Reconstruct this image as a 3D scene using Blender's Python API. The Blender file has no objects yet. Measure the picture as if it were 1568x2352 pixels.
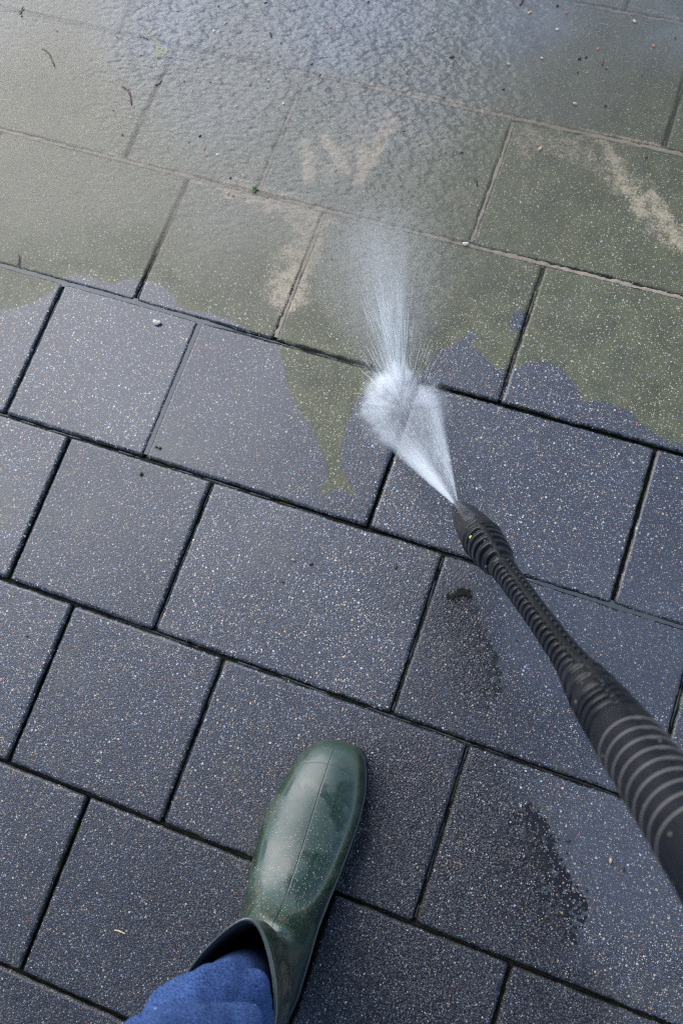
import bpy, bmesh, math, random
import numpy as np
from mathutils import Vector, Matrix

random.seed(7)
RNG = np.random.default_rng(11)
sc = bpy.context.scene
COL = sc.collection

# ------------------------------------------------------------------ camera, sky, sun, exposure
UNIT = 0.2                                   # one paver course is 20 cm
F, PITCH, ROLL, YAW, CH, CV = 0.89832935, 0.26570423, 0.11742608, 0.30813513, 5.36745976, -5.14447922


def rot(a, b, c):
    ca, sa, cb, sb, cc, s_c = math.cos(a), math.sin(a), math.cos(b), math.sin(b), math.cos(c), math.sin(c)
    rx = np.array([[1, 0, 0], [0, ca, -sa], [0, sa, ca]])
    ry = np.array([[cb, 0, sb], [0, 1, 0], [-sb, 0, cb]])
    rz = np.array([[cc, -s_c, 0], [s_c, cc, 0], [0, 0, 1]])
    return rz @ rx @ ry


CR = rot(PITCH, ROLL, YAW)
CP = np.array([0.0, CV * UNIT, CH * UNIT])
cd = bpy.data.cameras.new('camera')
cam = bpy.data.objects.new('camera', cd)
COL.objects.link(cam)
sc.camera = cam
M = Matrix([[*CR[0], CP[0]], [*CR[1], CP[1]], [*CR[2], CP[2]], [0, 0, 0, 1]])
cam.matrix_world = M
cd.sensor_fit = 'VERTICAL'
cd.sensor_height = 36.0
cd.lens = F * 36.0
cd.clip_start = 0.02
cd.clip_end = 500
cd.dof.use_dof = True
cd.dof.focus_distance = 1.02
cd.dof.aperture_fstop = 8.5

SUN_EL, SUN_AZ = 45.0, 304.0                 # high, ahead of the camera, behind cloud
w = bpy.data.worlds.new('World')
sc.world = w
w.use_nodes = True
wn = w.node_tree
wn.nodes.clear()
sky = wn.nodes.new('ShaderNodeTexSky')
sky.sky_type = 'NISHITA'
sky.sun_disc = False
sky.sun_elevation = math.radians(SUN_EL)
sky.sun_rotation = math.radians(SUN_AZ)
sky.dust_density = 1.0
sky.ozone_density = 1.2
bg = wn.nodes.new('ShaderNodeBackground')
bg.inputs[1].default_value = 0.125
wo = wn.nodes.new('ShaderNodeOutputWorld')
wn.links.new(sky.outputs[0], bg.inputs[0])
wn.links.new(bg.outputs[0], wo.inputs[0])

sl = bpy.data.lights.new('sun', 'SUN')
sl.energy = 1.3
sl.angle = math.radians(55)
sl.color = (0.98, 0.99, 1.0)
so = bpy.data.objects.new('sun', sl)
COL.objects.link(so)
az, el = math.radians(SUN_AZ), math.radians(SUN_EL)
sd = Vector((math.sin(az) * math.cos(el), math.cos(az) * math.cos(el), math.sin(el)))
so.rotation_euler = sd.to_track_quat('Z', 'Y').to_euler()
so.location = (0, 0, 6)

sc.view_settings.view_transform = 'Standard'
sc.view_settings.look = 'None'
sc.view_settings.exposure = 1.30
sc.view_settings.gamma = 1.0
sc.render.engine = 'CYCLES'
cy = sc.cycles
cy.max_bounces = 8
cy.diffuse_bounces = 2
cy.glossy_bounces = 3
cy.volume_bounces = 5
cy.transparent_max_bounces = 32
cy.use_denoising = False
cy.filter_width = 1.1
sc.render.filter_size = 1.1
cy.volume_step_rate = 1.0
cy.volume_max_steps = 64

# ------------------------------------------------------------------ helpers


def P(x, y, z=0.0):
    """the point at height z seen at (x, y) of the 1568 x 2352 photograph"""
    d = CR @ np.array([(x - 784) / 2352, -(y - 1176) / 2352, -F])
    t = (z - CP[2]) / d[2]
    return CP + d * t


def ray_px(x, y):
    return CR @ np.array([(x - 784) / 2352, -(y - 1176) / 2352, -F])


def pts2(lst):
    return np.array([P(*q)[:2] for q in lst])


def lattice(ix, iy, seed):
    h = np.sin(ix * 127.1 + iy * 311.7 + seed * 74.7) * 43758.5453
    return h - np.floor(h)


def vnoise(x, y, seed=0):
    ix, iy = np.floor(x), np.floor(y)
    fx, fy = x - ix, y - iy
    fx, fy = fx * fx * (3 - 2 * fx), fy * fy * (3 - 2 * fy)
    a, b = lattice(ix, iy, seed), lattice(ix + 1, iy, seed)
    c, d = lattice(ix, iy + 1, seed), lattice(ix + 1, iy + 1, seed)
    return (a * (1 - fx) + b * fx) * (1 - fy) + (c * (1 - fx) + d * fx) * fy


def fbm(x, y, seed=0, octv=4):
    s, a, t = 0, 0.5, 0
    for k in range(octv):
        s = s + a * vnoise(x * 2 ** k, y * 2 ** k, seed + k)
        t += a
        a *= 0.5
    return s / t


def sstep(e0, e1, x):
    t = np.clip((x - e0) / (e1 - e0), 0, 1)
    return t * t * (3 - 2 * t)


def seg_dist(px, py, a, b):
    d = b - a
    L2 = max(float(d @ d), 1e-12)
    t = np.clip(((px - a[0]) * d[0] + (py - a[1]) * d[1]) / L2, 0, 1)
    return np.hypot(px - a[0] - t * d[0], py - a[1] - t * d[1])


def poly_sd(px, py, poly):
    """signed distance, positive inside"""
    n = len(poly)
    dist = np.full(px.shape, 1e9)
    ins = np.zeros(px.shape, bool)
    for i in range(n):
        a, b = poly[i], poly[(i + 1) % n]
        dist = np.minimum(dist, seg_dist(px, py, a, b))
        if a[1] != b[1]:
            c = ((a[1] > py) != (b[1] > py)) & (px < (b[0] - a[0]) * (py - a[1]) / (b[1] - a[1]) + a[0])
            ins ^= c
    return np.where(ins, dist, -dist)


def idw(px, py, ctrl, power=3.0):
    q = pts2([c[:2] for c in ctrl])
    num, den = 0, 0
    for (cx, cy_), c in zip(q, ctrl):
        wgt = 1.0 / ((px - cx) ** 2 + (py - cy_) ** 2 + 4e-4) ** (power / 2)
        num = num + wgt * c[2]
        den = den + wgt
    return num / den


def mesh_obj(name, verts, faces, mat=None, parent=None, smooth=True, attrs=None):
    me = bpy.data.meshes.new(name)
    me.from_pydata([tuple(map(float, v)) for v in verts], [], faces)
    if attrs:
        for k, v in attrs.items():
            a = me.attributes.new(k, 'FLOAT', 'POINT')
            a.data.foreach_set('value', np.asarray(v, dtype=np.float32))
    if smooth:
        me.polygons.foreach_set('use_smooth', [True] * len(me.polygons))
    me.update()
    o = bpy.data.objects.new(name, me)
    COL.objects.link(o)
    if mat:
        me.materials.append(mat)
    if parent:
        o.parent = parent
    return o


def empty(name, loc=(0, 0, 0)):
    o = bpy.data.objects.new(name, None)
    COL.objects.link(o)
    o.location = loc
    o.empty_display_size = 0.05
    return o


def tag(o, label=None, cat=None, group=None, kind=None):
    if label:
        o['label'] = label
    if cat:
        o['category'] = cat
    if group:
        o['group'] = group
    if kind:
        o['kind'] = kind
    return o


def put(o, parent):
    """parent o while leaving its mesh where it is in the world"""
    o.parent = parent
    o.matrix_parent_inverse = Matrix.Translation(parent.location).inverted()


def loft(rings, closed=True, cap0=False, cap1=False):
    """rings: list of (n,3) arrays -> verts, faces"""
    n = len(rings[0])
    V = np.concatenate(rings)
    Fc = []
    for i in range(len(rings) - 1):
        a, b = i * n, (i + 1) * n
        for j in range(n if closed else n - 1):
            k = (j + 1) % n
            Fc.append((a + j, a + k, b + k, b + j))
    if cap0:
        Fc.append(tuple(range(n - 1, -1, -1)))
    if cap1:
        Fc.append(tuple(range((len(rings) - 1) * n, len(rings) * n)))
    return V, Fc


# ---- node helper
class NT:
    def __init__(self, name):
        self.mat = bpy.data.materials.new(name)
        self.mat.use_nodes = True
        self.t = self.mat.node_tree
        self.t.nodes.clear()
        self.out = self.t.nodes.new('ShaderNodeOutputMaterial')

    def n(self, typ, props=None, **ins):
        nd = self.t.nodes.new(typ)
        for k, v in (props or {}).items():
            setattr(nd, k, v)
        for k, v in ins.items():
            key = int(k[1:]) if k[0] == 'i' and k[1:].isdigit() else k.replace('_', ' ')
            self.set(nd.inputs[key], v)
        return nd

    def set(self, s, v):
        if isinstance(v, bpy.types.NodeSocket):
            self.t.links.new(v, s)
        elif isinstance(v, (tuple, list)) and len(v) == 3 and s.type == 'RGBA':
            s.default_value = (*v, 1)
        else:
            s.default_value = v

    def m(self, op, a, b=0.0, c=0.0, clamp=False):
        return self.n('ShaderNodeMath', {'operation': op, 'use_clamp': clamp}, i0=a, i1=b, i2=c).outputs[0]

    def ss(self, x, lo, hi, a=0.0, b=1.0):
        return self.n('ShaderNodeMapRange', {'interpolation_type': 'SMOOTHSTEP'}, i0=x, i1=lo, i2=hi, i3=a, i4=b).outputs[0]

    def lin(self, x, lo, hi, a=0.0, b=1.0):
        return self.n('ShaderNodeMapRange', None, i0=x, i1=lo, i2=hi, i3=a, i4=b).outputs[0]

    def mix(self, f, a, b, blend='MIX'):
        nd = self.n('ShaderNodeMix', {'data_type': 'RGBA', 'blend_type': blend})
        self.set(nd.inputs[0], f)
        self.set(nd.inputs[6], a)
        self.set(nd.inputs[7], b)
        return nd.outputs[2]

    def att(self, name):
        return self.n('ShaderNodeAttribute', {'attribute_name': name}).outputs['Fac']

    def noise(self, vec, scale, detail=2.0, rough=0.5, dims='3D', dist=0.0):
        return self.n('ShaderNodeTexNoise', {'noise_dimensions': dims}, Vector=vec, Scale=scale, Detail=detail,
                      Roughness=rough, Distortion=dist).outputs[0]

    def voro(self, vec, scale, dims='3D', feature='F1'):
        return self.n('ShaderNodeTexVoronoi', {'voronoi_dimensions': dims, 'feature': feature}, Vector=vec, Scale=scale)

    def ramp(self, x, stops, interp='LINEAR'):
        nd = self.t.nodes.new('ShaderNodeValToRGB')
        nd.color_ramp.interpolation = interp
        e = nd.color_ramp.elements
        while len(e) < len(stops):
            e.new(0.5)
        for el_, (p_, c_) in zip(e, stops):
            el_.position = p_
            el_.color = (*c_, 1)
        self.set(nd.inputs[0], x)
        return nd.outputs[0]

    def pos(self):
        return self.n('ShaderNodeNewGeometry').outputs['Position']

    def obj(self):
        return self.n('ShaderNodeTexCoord').outputs['Object']

    def sep(self, v):
        return self.n('ShaderNodeSeparateXYZ', None, i0=v).outputs

    def sepc(self, c):
        return self.n('ShaderNodeSeparateColor', None, i0=c).outputs

    def bump(self, h, strength=0.5, dist=0.001, normal=None):
        nd = self.n('ShaderNodeBump', None, Height=h, Strength=strength, Distance=dist)
        if normal is not None:
            self.set(nd.inputs['Normal'], normal)
        return nd.outputs[0]

    def surf(self, sh):
        self.t.links.new(sh, self.out.inputs['Surface'])
        return self.mat

    def vol(self, sh):
        self.t.links.new(sh, self.out.inputs['Volume'])
        return self.mat

    def bsdf(self, **ins):
        return self.n('ShaderNodeBsdfPrincipled', None, **ins).outputs[0]


# ------------------------------------------------------------------ fields painted on the paving (dirt, silt, sand, dim reflections)
DIRT_EDGE = [(0, 712), (40, 706), (75, 695), (112, 674), (140, 652), (165, 630), (200, 635), (240, 648), (260, 653), (275, 645),
             (297, 640), (320, 646), (350, 646), (375, 660), (400, 682), (415, 708), (450, 716), (480, 719), (505, 726),
             (530, 738), (545, 750), (580, 764), (625, 780), (640, 798), (650, 833), (655, 868), (670, 913), (695, 953), (715, 983),
             (730, 1018), (745, 1053), (750, 1083), (747, 1106), (737, 1128), (728, 1143), (748, 1134), (771, 1122), (792, 1126), (817, 1144),
             (814, 1128), (803, 1110), (789, 1092), (781, 1066), (782, 1037), (790, 1000), (799, 964), (808, 935), (822, 913),
             (841, 895), (870, 882), (910, 876), (950, 872), (972, 862), (980, 842), (990, 824), (1005, 808), (1025, 796), (1047, 786),
             (1062, 776), (1078, 762), (1090, 765), (1093, 774), (1077, 790), (1096, 804), (1112, 816), (1122, 830), (1136, 844),
             (1155, 850), (1184, 848), (1209, 833), (1239, 828), (1264, 833), (1294, 853), (1319, 883), (1329, 903), (1339, 925),
             (1369, 920), (1399, 928), (1429, 938), (1449, 948), (1464, 965), (1484, 980), (1504, 998), (1534, 1013), (1568, 1023)]
DIRT_POLY = pts2([(-500, 700)] + DIRT_EDGE + [(2100, 1060), (2100, -400), (-500, -400)])
BLOB = P(1188, 738)[:2]

MURK = [(0, 0, .27), (400, 50, .36), (800, 50, .40), (1200, 50, .34), (1568, 50, .30), (100, 250, .18), (500, 250, .30), (900, 250, .30),
        (1300, 200, .24), (1568, 300, .17), (100, 450, .18), (500, 480, .24), (700, 400, .27), (850, 550, .26), (900, 700, .26),
        (1200, 450, .13), (1500, 500, .09), (300, 600, .10), (600, 700, .09), (720, 820, .05), (1000, 650, .19), (1100, 750, .05),
        (1400, 700, .02), (1450, 900, .01), (740, 1050, .01), (50, 660, .08), (300, 450, .2)]
RIPPLE = [(150, 100, .3), (330, 130, 1), (350, 250, .75), (600, 150, .85), (800, 100, .9), (900, 200, .9), (550, 350, .8), (700, 600, .55),
          (500, 550, .5), (300, 500, .35), (1000, 300, .6), (1200, 400, .4), (1300, 150, .2), (1500, 100, .15), (1400, 300, .12),
          (100, 300, .15), (900, 650, .6), (1050, 600, .5), (1400, 600, .05), (100, 600, .15), (450, 30, 1), (730, 900, .2)]
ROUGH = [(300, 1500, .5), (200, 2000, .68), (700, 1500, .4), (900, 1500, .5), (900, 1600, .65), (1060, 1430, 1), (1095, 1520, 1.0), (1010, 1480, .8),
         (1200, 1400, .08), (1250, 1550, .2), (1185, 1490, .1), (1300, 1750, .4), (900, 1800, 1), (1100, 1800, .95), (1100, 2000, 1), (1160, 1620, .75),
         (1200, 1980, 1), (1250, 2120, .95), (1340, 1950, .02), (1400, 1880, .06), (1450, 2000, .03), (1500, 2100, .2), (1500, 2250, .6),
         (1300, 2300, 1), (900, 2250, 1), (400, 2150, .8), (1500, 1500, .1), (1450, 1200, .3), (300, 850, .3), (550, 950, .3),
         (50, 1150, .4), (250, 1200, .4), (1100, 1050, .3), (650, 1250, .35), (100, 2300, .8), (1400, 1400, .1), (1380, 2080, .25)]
SAND = [([(700, 325), (712, 410)], 16, .88), ([(745, 318), (770, 355), (792, 392)], 17, .88), ([(832, 345), (826, 412)], 15, .88),
        ([(893, 282), (862, 340), (838, 372)], 25, .84), ([(1190, 305), (1340, 330)], 26, .45), ([(1180, 320), (1210, 360)], 30, .4),
        ([(1385, 322), (1412, 372), (1440, 430), (1470, 486)], 18, .68), ([(1462, 470), (1496, 448), (1530, 508), (1580, 575)], 22, .66),
        ([(1470, 486), (1458, 516)], 8, .5), ([(445, 412), (520, 428)], 9, .7), ([(510, 425), (580, 438)], 17, .8), ([(580, 438), (745, 484)], 10, .8),
        ([(670, 484), (742, 500)], 22, .65), ([(742, 496), (705, 590), (660, 700)], 24, .72), ([(690, 520), (690, 600)], 30, .3),
        ([(0, 300), (280, 362), (430, 402)], 6, .75), ([(410, 105), (700, 165)], 5, .5), ([(700, 165), (1015, 228), (1180, 270)], 6, .85),
        ([(1180, 270), (1520, 340)], 8, .85), ([(1440, 10), (1568, 45)], 7, .5), ([(700, 175), (605, 430)], 5, .45),
        ([(540, 432), (745, 505)], 36, .68), ([(712, 520), (660, 680)], 52, .66), ([(845, 300), (760, 385)], 44, .5), ([(1195, 312), (1350, 350)], 46, .5),
        ([(1400, 380), (1540, 540)], 42, .5), ([(440, 420), (430, 470)], 20, .3), ([(880, 270), (1000, 330)], 40, .4)]

DIM_REFL = [([(1030, 1372), (1080, 1366), (1094, 1400), (1117, 1450), (1138, 1510), (1152, 1570), (1130, 1640), (1040, 1640), (1000, 1560), (1005, 1450)],  # rough wet patches, their weak reflection painted as dark colour
           [(1052, 1372), (1082, 1380), (1117, 1452), (1138, 1512), (1146, 1560)], .030),
          ([(1215, 1830), (1258, 1890), (1275, 1935), (1296, 1985), (1312, 2015), (1350, 2075), (1330, 2180), (1150, 2180), (1110, 1950)],
           [(1235, 1870), (1262, 1895), (1275, 1935), (1296, 1985), (1312, 2015), (1340, 2060)], .050),
          ([(845, 1800), (862, 1850), (850, 1960), (800, 2090), (760, 2200), (740, 2200), (770, 2060), (830, 1900), (835, 1800)],  # dark reflection of the boot along its side, painted in
           [(838, 1800), (830, 1900), (765, 2070)], .012)]


def fields(x, y):
    n1 = fbm(x * 60, y * 60, 3)
    n2 = fbm(x * 220, y * 220, 9)
    sd_ = poly_sd(x, y, DIRT_POLY)
    hole = 0.0105 - np.hypot(x - BLOB[0], (y - BLOB[1]) * 0.7)
    sd_ = np.minimum(sd_, -hole)
    dirt = np.clip(sd_ + (n2 - .5) * 0.0045, -0.03, 0.03)
    sand = np.zeros(x.shape)
    ppm = 1700.0
    for pl, wpx, st in SAND:
        q = pts2(pl)
        d = np.full(x.shape, 1e9)
        for a, b in zip(q[:-1], q[1:]):
            d = np.minimum(d, seg_dist(x, y, a, b))
        wm = wpx / ppm
        sand = np.maximum(sand, st * sstep(wm * 1.7, wm * .25, d + (n1 - .5) * wm * 1.1))
    clean = sstep(0.0, 0.03, sd_)
    dim_refl = np.zeros(x.shape)
    for poly, edge_l, wd in DIM_REFL:
        sdp = poly_sd(x, y, pts2(poly))
        q = pts2(edge_l)
        de = np.full(x.shape, 1e9)
        for a, b in zip(q[:-1], q[1:]):
            de = np.minimum(de, seg_dist(x, y, a, b))
        dim_refl = np.maximum(dim_refl, sstep(-.002, .003, sdp + (n2 - .5) * .012) * np.exp(-de / wd))
    return dict(dim_refl=dim_refl, dirt=dirt, sand=sand * sstep(-.01, .01, sd_), murk=idw(x, y, MURK) * clean, rough=idw(x, y, ROUGH),
                ripple=idw(x, y, RIPPLE) * clean)


# ------------------------------------------------------------------ materials of the setting
def concrete():
    t = NT('wet_speckled_concrete')
    p = t.pos()
    pw = t.n('ShaderNodeVectorMath', {'operation': 'ADD'}, i0=p,
             i1=t.n('ShaderNodeVectorMath', {'operation': 'SCALE'}, i0=t.n('ShaderNodeTexNoise', None, Vector=p, Scale=700.0).outputs[1], Scale=0.0008).outputs[0]).outputs[0]
    dirt, sand, rough, edge, tone, murk = (t.att(k) for k in ('dirt', 'sand', 'rough', 'edge', 'tone', 'murk'))
    fine = t.noise(p, 900.0, 3.0, .7)
    big = t.noise(p, 9.0, 4.0, .6)
    base = t.mix(t.ss(fine, .3, .72), (.0190, .0208, .0250), (.066, .0715, .084))
    cols = [(0.0, (.10, .115, .15)), (.2, (.30, .33, .40)), (.38, (.54, .56, .59)), (.52, (.42, .36, .26)), (.72, (.60, .46, .28)),
            (.88, (.36, .21, .12)), (1.0, (.44, .16, .09))]

    def grain(scale, pres, size, lo=.6):
        v = t.voro(pw, scale, '2D')
        c = t.sepc(v.outputs['Color'])
        on = t.m('GREATER_THAN', c[0], 1 - pres)
        sz = t.m('MULTIPLY', t.lin(c[2], 0, 1, .55, 1.0), size)
        sh = t.ss(t.m('DIVIDE', v.outputs['Distance'], sz), 1.0, lo)
        return t.m('MULTIPLY', on, sh), t.ramp(c[1], cols), v
    f3, c3, v3 = grain(900.0, .40, .55)
    f2, c2, v2 = grain(450.0, .21, .44)
    f1, c1, v1 = grain(210.0, .10, .30, .75)
    col = t.mix(t.m('MULTIPLY', f3, .42), base, t.mix(.35, c3, (.30, .33, .40)))
    col = t.mix(t.m('MULTIPLY', f2, .86), col, c2)
    col = t.mix(f1, col, c1)
    col = t.mix(1.0, col, t.ramp(t.m('ADD', t.m('MULTIPLY', big, .6), t.m('MULTIPLY', tone, .4)), [(.2, (.66, .67, .70)), (.8, (1.18, 1.17, 1.13))]), 'MULTIPLY')
    # dirt and algae not washed away yet
    D = t.ss(t.m('ADD', dirt, t.m('MULTIPLY', t.m('SUBTRACT', fine, .5), .003)), -.0022, .0022)
    mott = t.noise(p, 26.0, 5.0, .65)
    olive = t.mix(t.ss(mott, .3, .7), (.042, .047, .015), (.098, .096, .036))
    olive = t.mix(t.m('MULTIPLY', t.ss(t.noise(p, 6.0, 4.0, .6), .5, .72), .5), olive, (.095, .082, .052))
    olive = t.mix(t.ss(murk, .17, .36), olive, t.mix(t.ss(mott, .3, .7), (.082, .088, .082), (.134, .140, .130)))
    dirty = t.mix(t.lin(t.noise(p, 500.0, 2.0), .25, .75, .62, .95), col, olive)
    dirty = t.mix(t.m('MULTIPLY', f2, .72), dirty, t.mix(.5, c2, (.42, .37, .20)))
    dirty = t.mix(t.m('MULTIPLY', t.ss(t.noise(p, 380.0, 3.0, .7), .5, .68), .5), dirty, (.035, .036, .030))
    dirty = t.mix(t.m('MULTIPLY', f1, .6), dirty, c1)
    dirty = t.mix(t.m('MULTIPLY', f3, .30), dirty, t.mix(t.ss(murk, .12, .40), (.28, .26, .12), (.34, .35, .36)))
    col = t.mix(t.m('MULTIPLY', D, .97), col, dirty)
    # faint leftover stains on the washed part
    st = t.ss(t.noise(p, 7.3, 5.0, .65), .54, .74)
    col = t.mix(t.m('MULTIPLY', st, .5), col, (.085, .082, .060))
    col = t.mix(t.m('MULTIPLY', t.ss(t.noise(p, 13.0, 5.0, .7), .58, .76), .45), col, (.030, .031, .034))
    # washed-out sand
    sgr = t.m('ADD', t.m('MULTIPLY', t.noise(p, 340.0, 5.0, .8), .65), t.m('MULTIPLY', t.noise(p, 90.0, 3.0, .6), .35))
    S = t.ss(t.m('ADD', sand, t.m('MULTIPLY', t.m('SUBTRACT', sgr, .5), 3.0)), .30, .86)
    sandc = t.mix(sgr, (.25, .19, .125), (.56, .44, .30))
    col = t.mix(t.m('MULTIPLY', S, .8), col, sandc)
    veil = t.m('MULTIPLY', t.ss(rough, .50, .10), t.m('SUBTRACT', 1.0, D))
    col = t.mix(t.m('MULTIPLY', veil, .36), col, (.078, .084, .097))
    cav_shade = t.ss(t.m('ADD', t.voro(p, 520.0, '3D').outputs['Distance'], t.m('MULTIPLY', fine, .5)), .56, .86)
    col = t.mix(t.m('MULTIPLY', t.m('MULTIPLY', cav_shade, t.ss(rough, .45, .95)), .92), col, (.006, .006, .007))  # shade in the crevices of the rough stone, painted as black
    sn = t.m('ADD', t.att('dim_refl'), t.m('MULTIPLY', t.m('SUBTRACT', t.m('ADD', t.m('MULTIPLY', t.noise(p, 330.0, 4.0, .75), .6), t.m('MULTIPLY', t.noise(p, 90.0, 3.0, .6), .4)), .5), 2.2))
    sn = t.m('ADD', sn, t.m('MULTIPLY', t.m('SUBTRACT', t.sepc(t.voro(p, 300.0, '2D').outputs['Color'])[2], .5), 1.0))
    refl_m = t.m('MULTIPLY', t.ss(sn, .46, .60), t.ss(t.att('dim_refl'), .02, .35))
    col = t.mix(t.m('MULTIPLY', refl_m, .90), col, t.mix(t.m('MULTIPLY', t.m('MAXIMUM', f2, f1), .5), (.006, .006, .0065), t.mix(f1, c2, c1)))  # weak reflection of the wet patches put into the base colour
    # black moss and crumbs along the arrises
    en = t.noise(p, 330.0, 4.0, .75)
    E = t.m('ADD', edge, t.m('ADD', t.m('MULTIPLY', t.m('SUBTRACT', en, .5), .017), t.m('MULTIPLY', t.m('SUBTRACT', t.noise(p, 32.0, 3.0, .6), .5), .009)))
    E = t.ss(E, .0024, .0010)
    mossc = t.mix(t.ss(t.noise(p, 40.0, 2.0), .52, .68), (.007, .007, .007), (.020, .024, .006))
    col = t.mix(t.m('MULTIPLY', E, t.ss(murk, .34, .10)), col, mossc)
    # relief of the exposed aggregate, drowned where a film of water stands on it
    h = t.m('ADD', t.m('MULTIPLY', t.m('SUBTRACT', 1.0, v2.outputs['Distance']), 1.0), t.m('MULTIPLY', fine, .8))
    h = t.m('ADD', h, t.m('MULTIPLY', t.voro(p, 520.0, '3D').outputs['Distance'], -.8))
    bst = t.lin(rough, .30, 1, .03, .42)
    nrm = t.bump(h, bst, .0011)
    ro = t.lin(rough, 0, 1, .16, .34)
    ro = t.mix(D, t.n('ShaderNodeCombineColor', None, i0=ro, i1=ro, i2=ro).outputs[0], (.42, .42, .42))
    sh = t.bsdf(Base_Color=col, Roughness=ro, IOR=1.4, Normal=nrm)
    return t.surf(sh)


def joint_mat():
    t = NT('wet_joint_filling')
    p = t.pos()
    sand, wat = t.att('sand'), t.att('wat')
    n = t.noise(p, 420.0, 4.0, .7)
    n2 = t.noise(p, 60.0, 3.0)
    soil = t.mix(t.ss(n, .38, .68), (.004, .004, .004), (.034, .031, .024))
    soil = t.mix(t.m('MULTIPLY', t.ss(t.noise(p, 38.0, 3.0, .6), .54, .68), .8), soil, t.mix(n, (.008, .011, .003), (.036, .046, .012)))
    silt = t.mix(n2, (.045, .050, .055), (.080, .085, .084))
    sandc = t.mix(n, (.19, .150, .110), (.45, .36, .275))
    col = t.mix(t.ss(t.m('ADD', wat, t.m('MULTIPLY', t.m('SUBTRACT', n, .5), .4)), .3, .7), soil, silt)
    col = t.mix(t.ss(t.m('ADD', sand, t.m('MULTIPLY', t.m('SUBTRACT', n, .5), .5)), .3, .7), col, sandc)
    ro = t.lin(wat, 0, 1, .5, .1)
    nrm = t.bump(n, t.lin(wat, 0, 1, .9, .08), .0015)
    return t.surf(t.bsdf(Base_Color=col, Roughness=ro, IOR=1.35, Specular_IOR_Level=t.lin(wat, 0, .5, .15, .5), Normal=nrm))


def ground_mat():
    t = NT('far_concrete_ground')
    p = t.pos()
    n = t.noise(p, 40.0, 6.0, .7)
    return t.surf(t.bsdf(Base_Color=t.mix(n, (.04, .042, .05), (.12, .125, .14)), Roughness=.45))


def water_mat():
    t = NT('silty_water_film')
    p = t.pos()
    murk, rip, sand = t.att('murk'), t.att('ripple'), t.att('sand')
    # wavelets: crests lie across the flow
    mp = t.n('ShaderNodeMapping', None, i0=p)
    mp.inputs['Rotation'].default_value = (0, 0, math.radians(-22))
    mp.inputs['Scale'].default_value = (55, 95, 1)
    mp2 = t.n('ShaderNodeMapping', None, i0=p)
    mp2.inputs['Rotation'].default_value = (0, 0, math.radians(14))
    mp2.inputs['Scale'].default_value = (110, 165, 1)
    a = t.noise(mp.outputs[0], 1.0, 1.0, .4, '2D', .15)
    b = t.noise(mp2.outputs[0], 1.0, 1.0, .4, '2D', .1)
    h = t.m('ADD', a, t.m('MULTIPLY', b, .5))
    nrm = t.bump(t.m('MULTIPLY', h, t.m('MULTIPLY', rip, t.lin(murk, .08, .36, .2, 1.0))), 1.0, .0026)
    cl = t.noise(p, 14.0, 4.0, .6)
    colr = t.mix(t.ss(cl, .35, .7), (.185, .200, .225), (.255, .272, .295))
    colr = t.mix(t.ss(murk, .20, .40), (.195, .184, .108), colr)
    den = t.m('MULTIPLY', murk, t.lin(cl, .3, .7, .82, 1.12))
    den = t.m('ADD', den, t.m('MULTIPLY', t.m('MULTIPLY', t.m('SUBTRACT', h, .75), rip), .05))
    den = t.m('MULTIPLY', den, t.lin(t.noise(p, 600.0, 2.0), .3, .7, .82, 1.1), clamp=True)
    den = t.m('MULTIPLY', den, t.lin(sand, 0, 1, 1.0, .72))
    dif = t.n('ShaderNodeBsdfDiffuse', None, Color=colr, Normal=nrm).outputs[0]
    tr = t.n('ShaderNodeBsdfTransparent').outputs[0]
    mx = t.n('ShaderNodeMixShader', None, i0=den, i1=tr, i2=dif).outputs[0]
    fr = t.n('ShaderNodeFresnel', None, IOR=1.33, Normal=nrm).outputs[0]
    gl = t.n('ShaderNodeBsdfGlossy', None, Color=(1, 1, 1), Roughness=.2, Normal=nrm).outputs[0]
    fz = t.m('MULTIPLY', fr, t.ss(murk, .05, .25))
    return t.surf(t.n('ShaderNodeMixShader', None, i0=fz, i1=mx, i2=gl).outputs[0])


M_CONC, M_JOINT, M_GROUND, M_WATER = concrete(), joint_mat(), ground_mat(), water_mat()

# ------------------------------------------------------------------ setting: ground, paving, joints, water
g = mesh_obj('ground', [(-60, -60, -.021), (60, -60, -.021), (60, 60, -.021), (-60, 60, -.021)], [(0, 1, 2, 3)], M_GROUND)
tag(g, kind='structure')

ROWS = {-3: [-5.4, -3.9, -2.9, -1.4, .1, 1.1, 2.6], -2: [-4.4, -2.9, -1.9, -.4, 1.1, 2.1], -1: [-5.89, -4.89, -3.39, -1.89, -.39, .62, 2.1],
        0: [-5.37, -3.87, -2.37, -1.38, .126, 1.13, 2.63], 1: [-4.89, -3.39, -2.37, -.866, .634, 2.13], 2: [-5.38, -4.38, -2.88, -1.87, -.37, 1.13, 2.13],
        3: [-4.9, -3.41, -2.392, -.887, .598, 2.1], 4: [-4.42, -2.917, -1.906, -.401, 1.08, 2.08], 5: [-3.95, -2.447, -1.438, .0635, 1.56, 2.56],
        6: [-3.4, -1.9, -.393, .606, 2.1], 7: [-3.9, -2.4, -.9, .1, 1.6, 2.6], 8: [-3.4, -2.4, -.9, .6, 2.1]}
GAP = 0.0013


def axis_coords(a, b, step):
    L = b - a
    e = np.array([0, .0007, .0016, .003, .0055])
    k = max(2, int(round((L - .018) / step)))
    mid = np.linspace(.009, L - .009, k + 1)
    return a + np.concatenate([e, mid, L - e[::-1]])


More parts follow.
